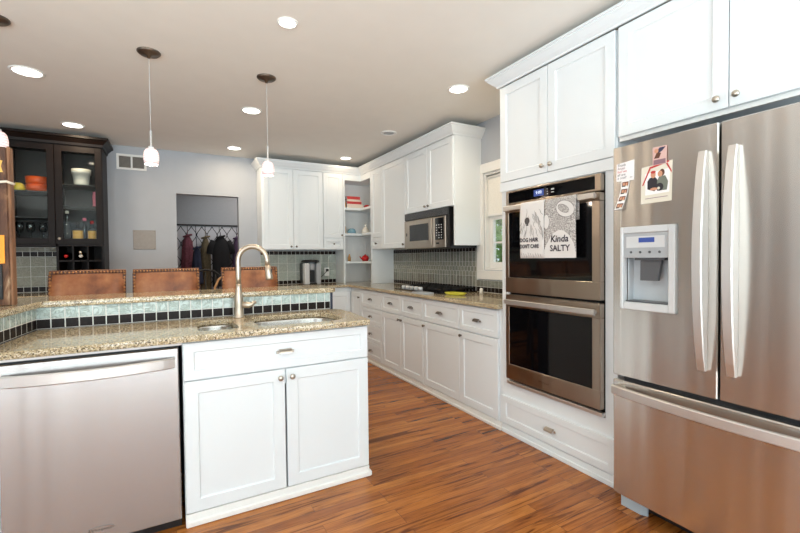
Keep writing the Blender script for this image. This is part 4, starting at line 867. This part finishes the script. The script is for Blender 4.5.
# knee wall with raised bar
struct(MB('navy').prism([(0.976, 2.733), (0.976, 2.85), (-0.72, 2.85), (-0.775, 2.13), (-0.662, 2.13), (-0.605, 2.733)], 0, 1.0155).build('wall_bar'))
bt = MB('grout')
LB = 0.957 + 0.603
TBf = Matrix.Translation((-0.603, 2.7325, 0))
bt.box(0.0, LB, -0.001, -0.0002, 0.9045, 1.015, 'grout', T=TBf)
tiles(bt, TBf, 0, LB, 0.905, 0.955, 0.0585, 0.05, ['tile_black']); tiles(bt, TBf, 0, LB, 0.955, 1.015, 0.0585, 0.06, ['tile_green'])
dv = Vector((-0.603 + 0.658, 2.7325 - 2.15, 0)); LR = dv.length; ang = math.atan2(dv.y, dv.x)
TRt = Matrix.Translation((-0.658, 2.15, 0)) @ Matrix.Rotation(ang, 4, 'Z')
bt.box(0, LR, -0.001, -0.0002, 0.9045, 1.015, 'grout', T=TRt)
tiles(bt, TRt, 0, LR, 0.905, 0.955, 0.0585, 0.05, ['tile_black'], gap=0.008); tiles(bt, TRt, 0, LR, 0.955, 1.015, 0.0585, 0.06, ['tile_green'], gap=0.008)
tag(bt.build('bar_tile_backsplash'), 'pale aqua embossed tile over small black tiles under the raised bar', 'backsplash')
bar = slab('bar_countertop', [round_poly([(-0.637, 2.13), (-0.578, 2.708), (0.975, 2.708), (1.005, 2.76), (1.005, 3.04), (0.96, 3.10), (-1.04, 3.10), (-1.10, 2.13)], [0.01, 0.02, 0.01, 0.03, 0.04, 0.03, 0.05, 0.01])], 1.016, 1.047, 'granite')
tag(bar, 'raised granite bar top above the island', 'bar top')

# weathered wooden panel on the left end of the bar
wp = thing('wooden_wall_panel', 'tall weathered wood panel with a rope, standing at the left end of the bar', 'panel', (-0.80, 2.55, 1.0475), 0.0)
MB('weathered_wood').box(-0.14, 0.150, 0, 0.05, 0, 0.73, ch=0.004).build('board', wp)
MB('board_edge').box(0.1505, 0.161, -0.001, 0.052, 0, 0.733, ch=0.003).build('edge_strip', wp, 'pale tan edge strip')
MB('rope').tube([(0.168, 0.02, 0.565), (0.168, -0.007, 0.563), (0.15, -0.009, 0.570), (0.10, -0.009, 0.562), (0.02, -0.009, 0.572)], 0.006, 8).build('rope', wp)
MB('label_orange').box(0.02, 0.135, -0.004, -0.0005, 0.195, 0.325, ch=0.001).build('orange_patch', wp, 'orange painted patch')
MB('iron').box(-0.02, 0.125, -0.006, -0.0005, 0.03, 0.19, ch=0.002).build('dark_plate', wp)
MB('label_yellow').add([(0.10 + 0.03 * math.cos(2 * PI * k / 10) * (1 + 0.5 * (k % 2)), -0.001, 0.64 + 0.03 * math.sin(2 * PI * k / 10) * (1 + 0.5 * (k % 2))) for k in range(10)], [tuple(range(10))]).build('painted_flower', wp)

# ------------------------------------------------------------------ bar stools
def make_stool():
    t = thing('bar_stool', 'x', 'bar stool', (0, 0, 0), 0, 'leather bar stools at the raised bar')
    w = 0.217; B = MB('leather'); rings = []
    # backrest: padded slab, slightly curved, from z 0.82 to 1.185
    def ring(z, k, yk, th):
        out = []
        for (u, f) in [(-1, 0), (-0.97, -1), (-0.6, -1.25), (0, -1.35), (0.6, -1.25), (0.97, -1), (1, 0), (0.97, 1), (0, 1), (-0.97, 1)]:
            out.append((u * w * k, yk + f * 0.028 * th - 0.03 * (u * u), z))
        return out
    for z, k, th in ((0.80, 0.93, 0.6), (0.815, 0.96, 0.9), (0.9, 0.975, 1.25), (1.0, 0.985, 1.35), (1.1, 0.993, 1.25), (1.14, 0.997, 1.0), (1.17, 1.0, 0.8), (1.186, 0.99, 0.55)): rings.append(ring(z, k, 0.02 + (z - 0.8) * 0.14, th))
    B.loft(rings); B.build('backrest', t)
    bt_ = MB('stool_edge'); e = 0.0035
    bt_.rect_sweep([(u * w * 0.985, 0.02 + 0.372 * 0.14 - 0.0275 - 0.03 * u * u - (0.006 if abs(u) < 0.8 else 0), 1.172) for u in [-1 + 2 * i / 16 for i in range(17)]], 0.022, 0.006, (0, 0, 1))
    for sx in (-1, 1): bt_.rect_sweep([(sx * w * 0.955, 0.02 + (z - 0.8) * 0.14 - 0.0305 - 0.028 * (1.0 if z < 1.1 else 0.85), z) for z in (0.83, 0.95, 1.05, 1.16)], 0.020, 0.006, (1, 0, 0))
    bt_.build('border_trim', t)
    nt = MB('brass_nail')
    def nail(x, y, z): nt.ellipsoid((x, y, z), 0.008, 0.0055, 0.008, None, 8, 4)
    for k in range(22):
        u = -0.95 + 1.9 * k / 21; nail(u * w, 0.02 + 0.372 * 0.14 - 0.0315 - 0.03 * u * u - (0.006 if abs(u) < 0.8 else 0), 1.172)
    for sx in (-1, 1):
        for k in range(14): z = 0.85 + 0.305 * k / 13; nail(sx * w * 0.955, 0.02 + (z - 0.8) * 0.14 - 0.0345 - 0.028 * (1.0 if z < 1.1 else 0.85), z)
    nt.build('nail_trim', t)
    MB('leather').prism(round_poly([(-0.22, -0.42), (0.22, -0.42), (0.21, -0.0), (-0.21, -0.0)], 0.04), 0.69, 0.76).build('seat', t)
    for sx in (-1, 1):
        MB('stool_wood').tube([(sx * 0.19, -0.39, 0.69), (sx * 0.205, -0.42, 0)], [0.022, 0.017], 8).build('leg', t)
        MB('stool_wood').tube([(sx * 0.19, -0.005, 0.81), (sx * 0.19, -0.015, 0.6), (sx * 0.205, 0.05, 0)], [0.020, 0.022, 0.017], 8).build('leg', t)
    MB('stool_wood').cyl((-0.215, -0.41, 0.25), (0.215, -0.41, 0.25), 0.014, 8).cyl((-0.215, 0.025, 0.25), (0.215, 0.025, 0.25), 0.014, 8).build('footrest', t)
    return t
st = make_stool(); SY = 3.53
for i, (x, lab) in enumerate(((-0.497, 'brown leather bar stool in front of the dark wine cabinet'), (-0.024, 'brown leather bar stool below the gray wall plate'), (0.566, 'brown leather bar stool behind the faucet'))):
    o = st if i == 0 else copy_tree(st)
    o.location = (x, SY, 0); o['label'] = lab
# bentwood chair farther back
bcx = thing('bentwood_chair', 'chair with a curved dark hoop back and tan arm beyond the stools', 'chair', (0.385, 4.75, 0), 0.3)
MB('iron').tube([(-0.21, 0.16, 0.45), (-0.215, 0.19, 0.7), (-0.205, 0.2, 0.95), (-0.17, 0.2, 1.06), (-0.09, 0.2, 1.125), (0, 0.2, 1.14), (0.09, 0.2, 1.125), (0.17, 0.2, 1.06), (0.205, 0.2, 0.95), (0.215, 0.19, 0.7), (0.21, 0.16, 0.45)], 0.013, 10).build('hoop_back', bcx)
for x in (-0.1, 0, 0.1): MB('iron').cyl((x, 0.17, 0.47), (x * 1.1, 0.2, 1.118), 0.007, 8).build('spindle', bcx)
MB('bentwood').tube([(0.03, 0.05, 0.80), (0.06, 0.10, 0.95), (0.12, 0.15, 1.03), (0.19, 0.175, 1.07)], 0.02, 8, squash=0.6).tube([(0.03, 0.05, 0.80), (0.05, -0.1, 0.72), (0.15, -0.18, 0.6), (0.2, -0.18, 0.46)], 0.018, 8).build('arm', bcx, 'tan bent wood arm')
MB('stool_wood').prism(round_poly([(-0.22, -0.22), (0.22, -0.22), (0.21, 0.2), (-0.21, 0.2)], 0.06), 0.43, 0.465).build('seat', bcx)
for sx in (-1, 1):
    for sy in (-1, 1): MB('iron').cyl((sx * 0.18, sy * 0.17, 0.43), (sx * 0.22, sy * 0.21, 0), 0.014, 8, None, 0.011).build('leg', bcx)

# ------------------------------------------------------------------ pendants and ceiling lights
def make_pendant():
    t = thing('pendant_light', 'x', 'pendant light', (0, 0, CEIL), 0, 'pendant lights over the bar')
    MB('bronze').lathe([(0, 0), (0.066, 0), (0.066, -0.006), (0.055, -0.016), (0.014, -0.022), (0.008, -0.04), (0, -0.04)], 28).build('canopy', t)
    MB('lightgray_plastic').cyl((0, 0, -0.04), (0, 0, -0.50), 0.0016, 6).build('cord', t)
    MB('lightgray_plastic').lathe([(0, -0.49), (0.006, -0.49), (0.006, -0.585), (0.016, -0.588), (0.018, -0.602), (0, -0.602)], 12).build('stem', t)
    MB('pendant_glass').lathe([(0.017, -0.600), (0.028, -0.604), (0.038, -0.618), (0.0435, -0.648), (0.043, -0.672), (0.037, -0.700), (0.034, -0.699), (0.039, -0.672), (0.0395, -0.648), (0.034, -0.622), (0.017, -0.606)], 24).build('shade', t)
    MB('emit_can').ellipsoid((0, 0, -0.668), 0.018, 0.018, 0.026, None, 12, 8).build('bulb', t)
    d = bpy.data.lights.new('pendant_bulb', 'POINT'); d.energy = PEND_W; d.color = (1, 0.86, 0.7); d.shadow_soft_size = 0.02
    o = bpy.data.objects.new('pendant_bulb', d); COL.objects.link(o); o.parent = t; o.location = (0, 0, -0.715)
    return t
pn = make_pendant()
for i, (x, y, lab) in enumerate(((-0.092, 3.045, 'glass pendant light hanging nearest the white air vent'), (0.628, 3.085, 'glass pendant light hanging in front of the white wall cabinets'), (-0.797, 3.0, 'glass pendant light cut off above the weathered wood panel'))):
    o = pn if i == 0 else copy_tree(pn); o.location = (x, y, CEIL); o['label'] = lab
def make_can():
    t = thing('recessed_light', 'x', 'ceiling light', (0, 0, CEIL), 0, 'lit recessed ceiling lights')
    MB('trim_white').lathe([(0.078, 0.0), (0.098, 0.0), (0.098, -0.004), (0.090, -0.008), (0.080, -0.006), (0.078, 0.0)], 32).build('trim_ring', t)
    MB('emit_can').lathe([(0, -0.003), (0.078, -0.003), (0.078, -0.001), (0, -0.001)], 32).build('lens', t)
    d = bpy.data.lights.new('can_light', 'AREA'); d.shape = 'DISK'; d.size = 0.14; d.energy = CAN_W; d.color = CAN_COL
    o = bpy.data.objects.new('can_light', d); COL.objects.link(o); o.parent = t; o.location = (0, 0, -0.012)
    return t
cn = make_can(); CS = (1.0, 0.98, 0.56, 0.9, 0.88, 0.86, 0.8)
for i, (x, y, lab) in enumerate(((-0.832, 3.737, 'lit recessed ceiling light at the far left edge'), (-0.79, 5.00, 'lit recessed ceiling light above the dark wine cabinet'), (0.59, 2.317, 'lit recessed ceiling light nearest the camera'), (0.647, 3.825, 'lit recessed ceiling light beside the right pendant canopy'),
        (0.679, 5.20, 'lit recessed ceiling light above the mudroom doorway'), (1.98, 2.613, 'lit recessed ceiling light nearest the oven cabinet crown'), (2.02, 5.08, 'lit recessed ceiling light over the white corner cabinets'))):
    o = cn if i == 0 else copy_tree(cn); o.location = (x, y, CEIL); o['label'] = lab; o.scale = (CS[i], CS[i], 1)
    if i == 6:
        lo = [c for c in o.children if c.type == 'LIGHT'][0]; lo.data = lo.data.copy(); lo.data.energy = CAN_W * 0.28; lo.data.color = (1.0, 0.74, 0.48)
uc = thing('unlit_recessed_light', 'round unlit recessed light in the ceiling over the cooktop aisle', 'ceiling light', (2.02, 3.865, CEIL))
MB('trim_white').lathe([(0.055, 0.0), (0.085, 0.0), (0.085, -0.005), (0.075, -0.009), (0.058, -0.006), (0.055, 0.0)], 28).build('trim_ring', uc)
MB('gray_plastic').lathe([(0, -0.004), (0.055, -0.003), (0.055, -0.001), (0, -0.001)], 28).build('lens', uc)

# ------------------------------------------------------------------ back wall: vent, plate
vt = thing('air_vent', 'white two-panel air return grille high on the gray wall', 'vent', (-0.365, YB - 0.001, 2.37))
vm = MB('trim_white'); a, b = 0.145, 0.088
vm.box(-a, a, -0.012, 0, b - 0.024, b, ch=0.002).box(-a, a, -0.012, 0, -b, -b + 0.024, ch=0.002).box(-a, -a + 0.024, -0.012, 0, -b + 0.024, b - 0.024).box(a - 0.024, a, -0.012, 0, -b + 0.024, b - 0.024).box(-0.009, 0.009, -0.012, 0, -b + 0.024, b - 0.024)
vm.build('frame', vt)
vs_ = MB('plate_gray')
for k in range(10): z = -b + 0.030 + k * 0.0125; vs_.add([(-a + 0.024, -0.008, z), (a - 0.024, -0.008, z), (a - 0.024, -0.002, z + 0.010), (-a + 0.024, -0.002, z + 0.010)], [(0, 1, 2, 3)])
vs_.build('louvers', vt); MB('vent_dark').box(-a + 0.02, a - 0.02, -0.0015, -0.0003, -b + 0.02, b - 0.02).build('backing', vt)
wpp = thing('wall_plate', 'square taupe gray blank plate on the wall left of the doorway', 'wall plate', (-0.257, YB - 0.001, 1.487))
MB('plate_gray').box(-0.113, 0.113, -0.006, 0, -0.112, 0.112, ch=0.002).build('plate', wpp)
sc_ = MB('dark_nickel')
for sx in (-1, 1):
    for sz in (-1, 1): sc_.lathe([(0, 0), (0.004, 0), (0.004, 0.001), (0, 0.001)], 8, lathe_at(sx * 0.098, -0.0062, sz * 0.098) @ RX)
sc_.build('screws', wpp)

# ------------------------------------------------------------------ mudroom coats
rl = thing('coat_rail', 'black coat rail with hooks across the mudroom wall', 'coat rail', (0.5, 6.885, 1.765))
MB('iron').box(-1.19, 1.28, -0.014, 0.0, -0.011, 0.011, ch=0.003).build('rail', rl)
for x in (-0.275, -0.165, -0.038, 0.155, 0.40): MB('iron').tube([(x, -0.019, 0), (x, -0.04, -0.01), (x, -0.06, -0.06), (x, -0.07, -0.08), (x, -0.085, -0.06)], 0.004, 6).build('hook', rl)
def coat(name, label, x, zt, zb, w, mat, shoulders=0.6, y=6.80, coll=True):
    t = thing(name, label, 'coat', (x, y, 0), 0, 'coats hanging in the mudroom'); rings = []; n = 28; rnd = random.Random(int(x * 991))
    ph = rnd.uniform(0, 6)
    for i in range(13):
        q = i / 12; z = zt - (zt - zb) * q; k = (0.18 + shoulders * min(1, q / 0.16)) if q < 0.16 else min(1.0, 0.18 + shoulders + (q - 0.16) * 0.5)
        rings.append([(math.cos(a) * w / 2 * k * (1 + 0.10 * math.sin(5 * a + ph) * q), math.sin(a) * 0.065 * (0.5 + 0.5 * k) * (1 + 0.22 * math.sin(7 * a + ph * 2) * q), z) for a in [2 * PI * j / n for j in range(n)]])
    MB(mat).loft(rings[::-1]).build('body', t)
    MB(mat).tube([(0, 0, zt - 0.01), (0, (6.80 - y) * 0.4, zt + 0.05), (0, 6.80 - y, 1.680)], 0.005, 6).build('hanging_loop', t)
    if coll: MB(mat).tube([(math.cos(a) * 0.05, -0.03 + math.sin(a) * 0.03, zt - 0.02 + 0.015 * math.cos(a)) for a in [2 * PI * j / 12 for j in range(13)]], 0.014, 8).build('collar', t)
    return t
coat('coat', 'maroon patterned coat hanging at the left of the rail', 0.225, 1.62, 0.98, 0.17, 'coat_maroon')
coat('coat', 'navy jacket hanging low between maroon and olive coats', 0.335, 1.44, 0.90, 0.17, 'coat_navy', 0.4, 6.63)
coat('coat', 'long olive coat hanging beside the black coat', 0.462, 1.60, 0.70, 0.14, 'coat_olive', 0.75)
tb = coat('coat', 'black short-sleeved coat hanging at the right of the rail', 0.655, 1.60, 0.85, 0.25, 'coat_black', 0.8, 6.63)
for sx in (-1, 1): MB('coat_black').tube([(sx * 0.09, 0, 1.52), (sx * 0.135, 0, 1.43), (sx * 0.155, 0, 1.33)], [0.05, 0.05, 0.045], 10).build('sleeve', tb)
coat('coat', 'plum coat at the right edge of the doorway', 0.90, 1.60, 0.9, 0.16, 'coat_plum', 0.5)

# ------------------------------------------------------------------ dark wine cabinet
wc = thing('wine_cabinet', 'dark wood bar hutch with glass doors and wine cubbies', 'cabinet', (-0.60, 5.26, 0))
dep = YB - 5.26 - 0.003; X0 = -1.52
b = MB('dark_wood')
b.box(-0.02, 0, 0.02, dep, 0.93, 2.44).box(X0, X0 + 0.02, 0.02, dep, 1.40, 2.44).box(X0 + 0.02, -0.02, 0.02, dep, 1.40, 1.45).box(X0 + 0.02, -0.02, 0.02, dep, 2.40, 2.44).box(-0.395, -0.375, 0.02, dep, 0.93, 2.40).box(-0.79, -0.77, 0.02, dep, 1.45, 2.40)
b.box(X0 + 0.02, -0.02, dep - 0.01, dep, 1.45, 2.40, 'dark_wood_inside')
for k in range(3): b.box(-0.375 + 0.0, -0.02, 0.025, dep, 0.93 + k * 0.157, 0.945 + k * 0.157)
for x in (-0.262, -0.142): b.box(x - 0.007, x + 0.007, 0.025, dep, 0.945, 1.40)
b.box(-0.375, -0.02, dep - 0.008, dep, 0.945, 1.40)
b.build('body', wc)
sh = []
for x0, x1, zs in ((-0.374, -0.021, (1.815, 2.03)), (-0.769, -0.396, (1.69, 1.945)), (X0 + 0.021, -0.791, (1.69, 1.945))):
    for z in zs: MB('dark_wood_inside').box(x0, x1, 0.04, dep - 0.011, z - 0.012, z).build('shelf', wc)
for x0, x1, kx in ((-0.388, -0.004, -0.36), (-0.782, -0.392, None), (X0 + 0.004, -0.786, None)):
    f = MB('dark_wood'); z0, z1, r = 1.42, 2.405, 0.058
    f.box(x0, x0 + r, 0, 0.0195, z0, z1, ch=0.002).box(x1 - r, x1, 0, 0.0195, z0, z1, ch=0.002).box(x0 + r, x1 - r, 0, 0.0195, z0, z0 + r, ch=0.002).box(x0 + r, x1 - r, 0, 0.0195, z1 - r, z1, ch=0.002)
    f = f.build('door', wc); MB('pane_glass').box(x0 + r, x1 - r, 0.008, 0.011, z0 + r, z1 - r).build('pane', f)
    if kx: knob(f, kx, 1.475, 0.0, 'nickel', 0.014)
cr = MB('dark_wood'); sweep_profile(cr, [(0.0, dep), (0.0, 0.0), (X0, 0.0), (X0, dep)], [(0.0005, 2.415), (0.012, 2.415), (0.016, 2.44), (0.05, 2.475), (0.064, 2.482), (0.064, 2.505), (0.0005, 2.505)], 1); cr.build('crown', wc)
knob(wc, -0.20, 1.335, 0.024, 'nickel', 0.014)
bb_ = thing('wet_bar_base', 'dark wood base cabinet with stone top under the hutch', 'cabinet', (-0.60, 5.26, 0))
MB('dark_wood').box(X0, 0, -0.2, dep, 0, 0.89).build('body', bb_)
for k in range(3): MB('dark_wood').shaker(X0 + 0.01 + k * 0.505, X0 + 0.505 + k * 0.505, 0.1, 0.87, -0.22).build('door', bb_)
MB('granite').box(X0 - 0.02, 0.02, -0.24, dep, 0.891, 0.9285, ch=0.004).build('top', bb_)
TW = Matrix.Translation((0, YB - 0.012, 0))
b4 = MB('grout').box(-2.115, -0.997, 0.0, 0.0105, 0.93, 1.398, 'grout', T=TW)
tiles(b4, TW, -2.115, -0.997, 0.932, 0.985, 0.06, 0.05, ['tile_black']); tiles(b4, TW, -2.115, -0.997, 0.985, 1.30, 0.12, 0.105, ['tile_hutch']); tiles(b4, TW, -2.115, -0.997, 1.30, 1.352, 0.06, 0.05, ['tile_black']); tiles(b4, TW, -2.115, -0.997, 1.352, 1.397, 0.12, 0.045, ['tile_hutch'])
tag(b4.build('tile_backsplash'), 'sage tile backsplash below the dark hutch doors', 'backsplash')
# things in the hutch
G = 'things inside the dark glass-door hutch'
WX = -0.60
vessel('flower_pot', 'white pot on the upper right shelf of the dark hutch', 'pot', -0.80, 5.44, 2.03, [(0, 0), (0.062, 0), (0.066, 0.03), (0.076, 0.125), (0.084, 0.125), (0.086, 0.175), (0.078, 0.175), (0.06, 0.02), (0, 0.02)], 'ceramic', G)
vessel('candle', 'pink and white candle on the middle right shelf of the hutch', 'candle', -0.685, 5.44, 1.815, [(0, 0), (0.028, 0), (0.028, 0.02), (0.024, 0.03), (0.028, 0.12), (0.022, 0.14), (0.022, 0.165), (0, 0.165)], 'pink', G)
def bottle(x, label, prof, body_mat, cap, lab):
    t = thing('liquor_bottle', label, 'bottle', (x, 5.42, 1.4505), 0, 'bottles in the dark hutch'); MB(body_mat).lathe(prof, 18).build('body', t)
    zt = prof[-1][1]; MB(cap).lathe([(0, 0), (0.016, 0), (0.016, 0.025), (0.010, 0.03), (0, 0.03)], 12, lathe_at(0, 0, zt + 0.0005)).build('cap', t)
    if lab: 
        r = max(p[0] for p in prof) + 0.001; MB(lab).lathe([(r, 0.03), (r, 0.115)], 12, Matrix.Rotation(PI * 1.1, 4, 'Z'), None, True, PI * 0.85).build('label', t)
bottle(-0.925, 'tall clear bottle at the left of the hutch bottle row', [(0, 0), (0.036, 0), (0.036, 0.16), (0.018, 0.20), (0.013, 0.26), (0.013, 0.29), (0, 0.29)], 'drink_glass', 'ceramic', None)
bottle(-0.838, 'amber bottle with a yellow label second in the hutch row', [(0, 0), (0.044, 0), (0.044, 0.125), (0.034, 0.142), (0.014, 0.15), (0.014, 0.18), (0, 0.18)], 'drink_glass', 'label_dark', 'label_yellow')
bottle(-0.781, 'slim clear bottle with a pink top in the hutch', [(0, 0), (0.022, 0), (0.022, 0.15), (0.010, 0.18), (0.010, 0.22), (0, 0.22)], 'drink_glass', 'pink', None)
bottle(-0.717, 'yellow labelled bottle with a red cap in the hutch', [(0, 0), (0.038, 0), (0.038, 0.125), (0.03, 0.142), (0.014, 0.155), (0.014, 0.19), (0, 0.19)], 'drink_glass', 'red_gloss', 'label_yellow')
bottle(-0.648, 'small clear bottle with a blue cap at right in the hutch', [(0, 0), (0.022, 0), (0.022, 0.13), (0.012, 0.15), (0.012, 0.17), (0, 0.17)], 'drink_glass', 'cap_blue', None)
def bx_extra(t): MB('orange').lathe([(0.062, 0.076), (0.092, 0.086), (0.096, 0.15), (0.088, 0.152), (0.06, 0.09), (0, 0.09)], 22).build('upper_bowl', t)
vessel('bowl', 'stacked orange bowls on the left hutch shelf', 'bowl', -1.155, 5.44, 1.945, [(0, 0), (0.06, 0), (0.088, 0.02), (0.095, 0.07), (0.085, 0.075), (0, 0.074)], 'orange', G, bx_extra)
vessel('bowl', 'small yellow bowl beside the stacked orange bowls', 'bowl', -1.302, 5.43, 1.9455, [(0, 0), (0.045, 0), (0.055, 0.03), (0.045, 0.07), (0.02, 0.085), (0, 0.085)], 'yellow', G)
wg = [(0, 0), (0.032, 0), (0.03, 0.004), (0.005, 0.008), (0.005, 0.08), (0.03, 0.105), (0.036, 0.15), (0.032, 0.19), (0.031, 0.19), (0.034, 0.15), (0.028, 0.107), (0, 0.09)]
g0 = vessel('wine_glass', 'x', 'glass', -1.30, 5.42, 1.45, wg, 'drink_glass', 'wine glasses on the hutch floor')
for i, x in enumerate((-1.30, -1.215, -1.12, -1.035)):
    o = g0 if i == 0 else copy_tree(g0); o.location.x = x; o['label'] = ('clear wine glass farthest left on the hutch floor', 'clear wine glass second from left on the hutch floor', 'clear wine glass third from left on the hutch floor', 'clear wine glass nearest the hutch door knob')[i]
for x, m, lab, z in ((-0.92, 'red_gloss', 'wine bottle with a red capsule in the left cubby', 1.245 - 0.157 + 0.0), (-0.80, 'ceramic', 'wine bottle with a pale capsule in the middle cubby', 1.245 - 0.157)):
    t = thing('wine_bottle', lab, 'bottle', (x, 5.30, 1.2595 + 0.041), 0, 'wine bottles in the cubbies')
    MB('black_glass').lathe([(0, -0.30), (0.038, -0.29), (0.038, -0.1), (0.016, -0.06), (0.014, -0.02), (0, -0.02)], 16, RX).build('body', t); MB(m).lathe([(0, -0.02), (0.016, -0.0195), (0.016, 0.02), (0, 0.02)], 12, RX).build('capsule', t)
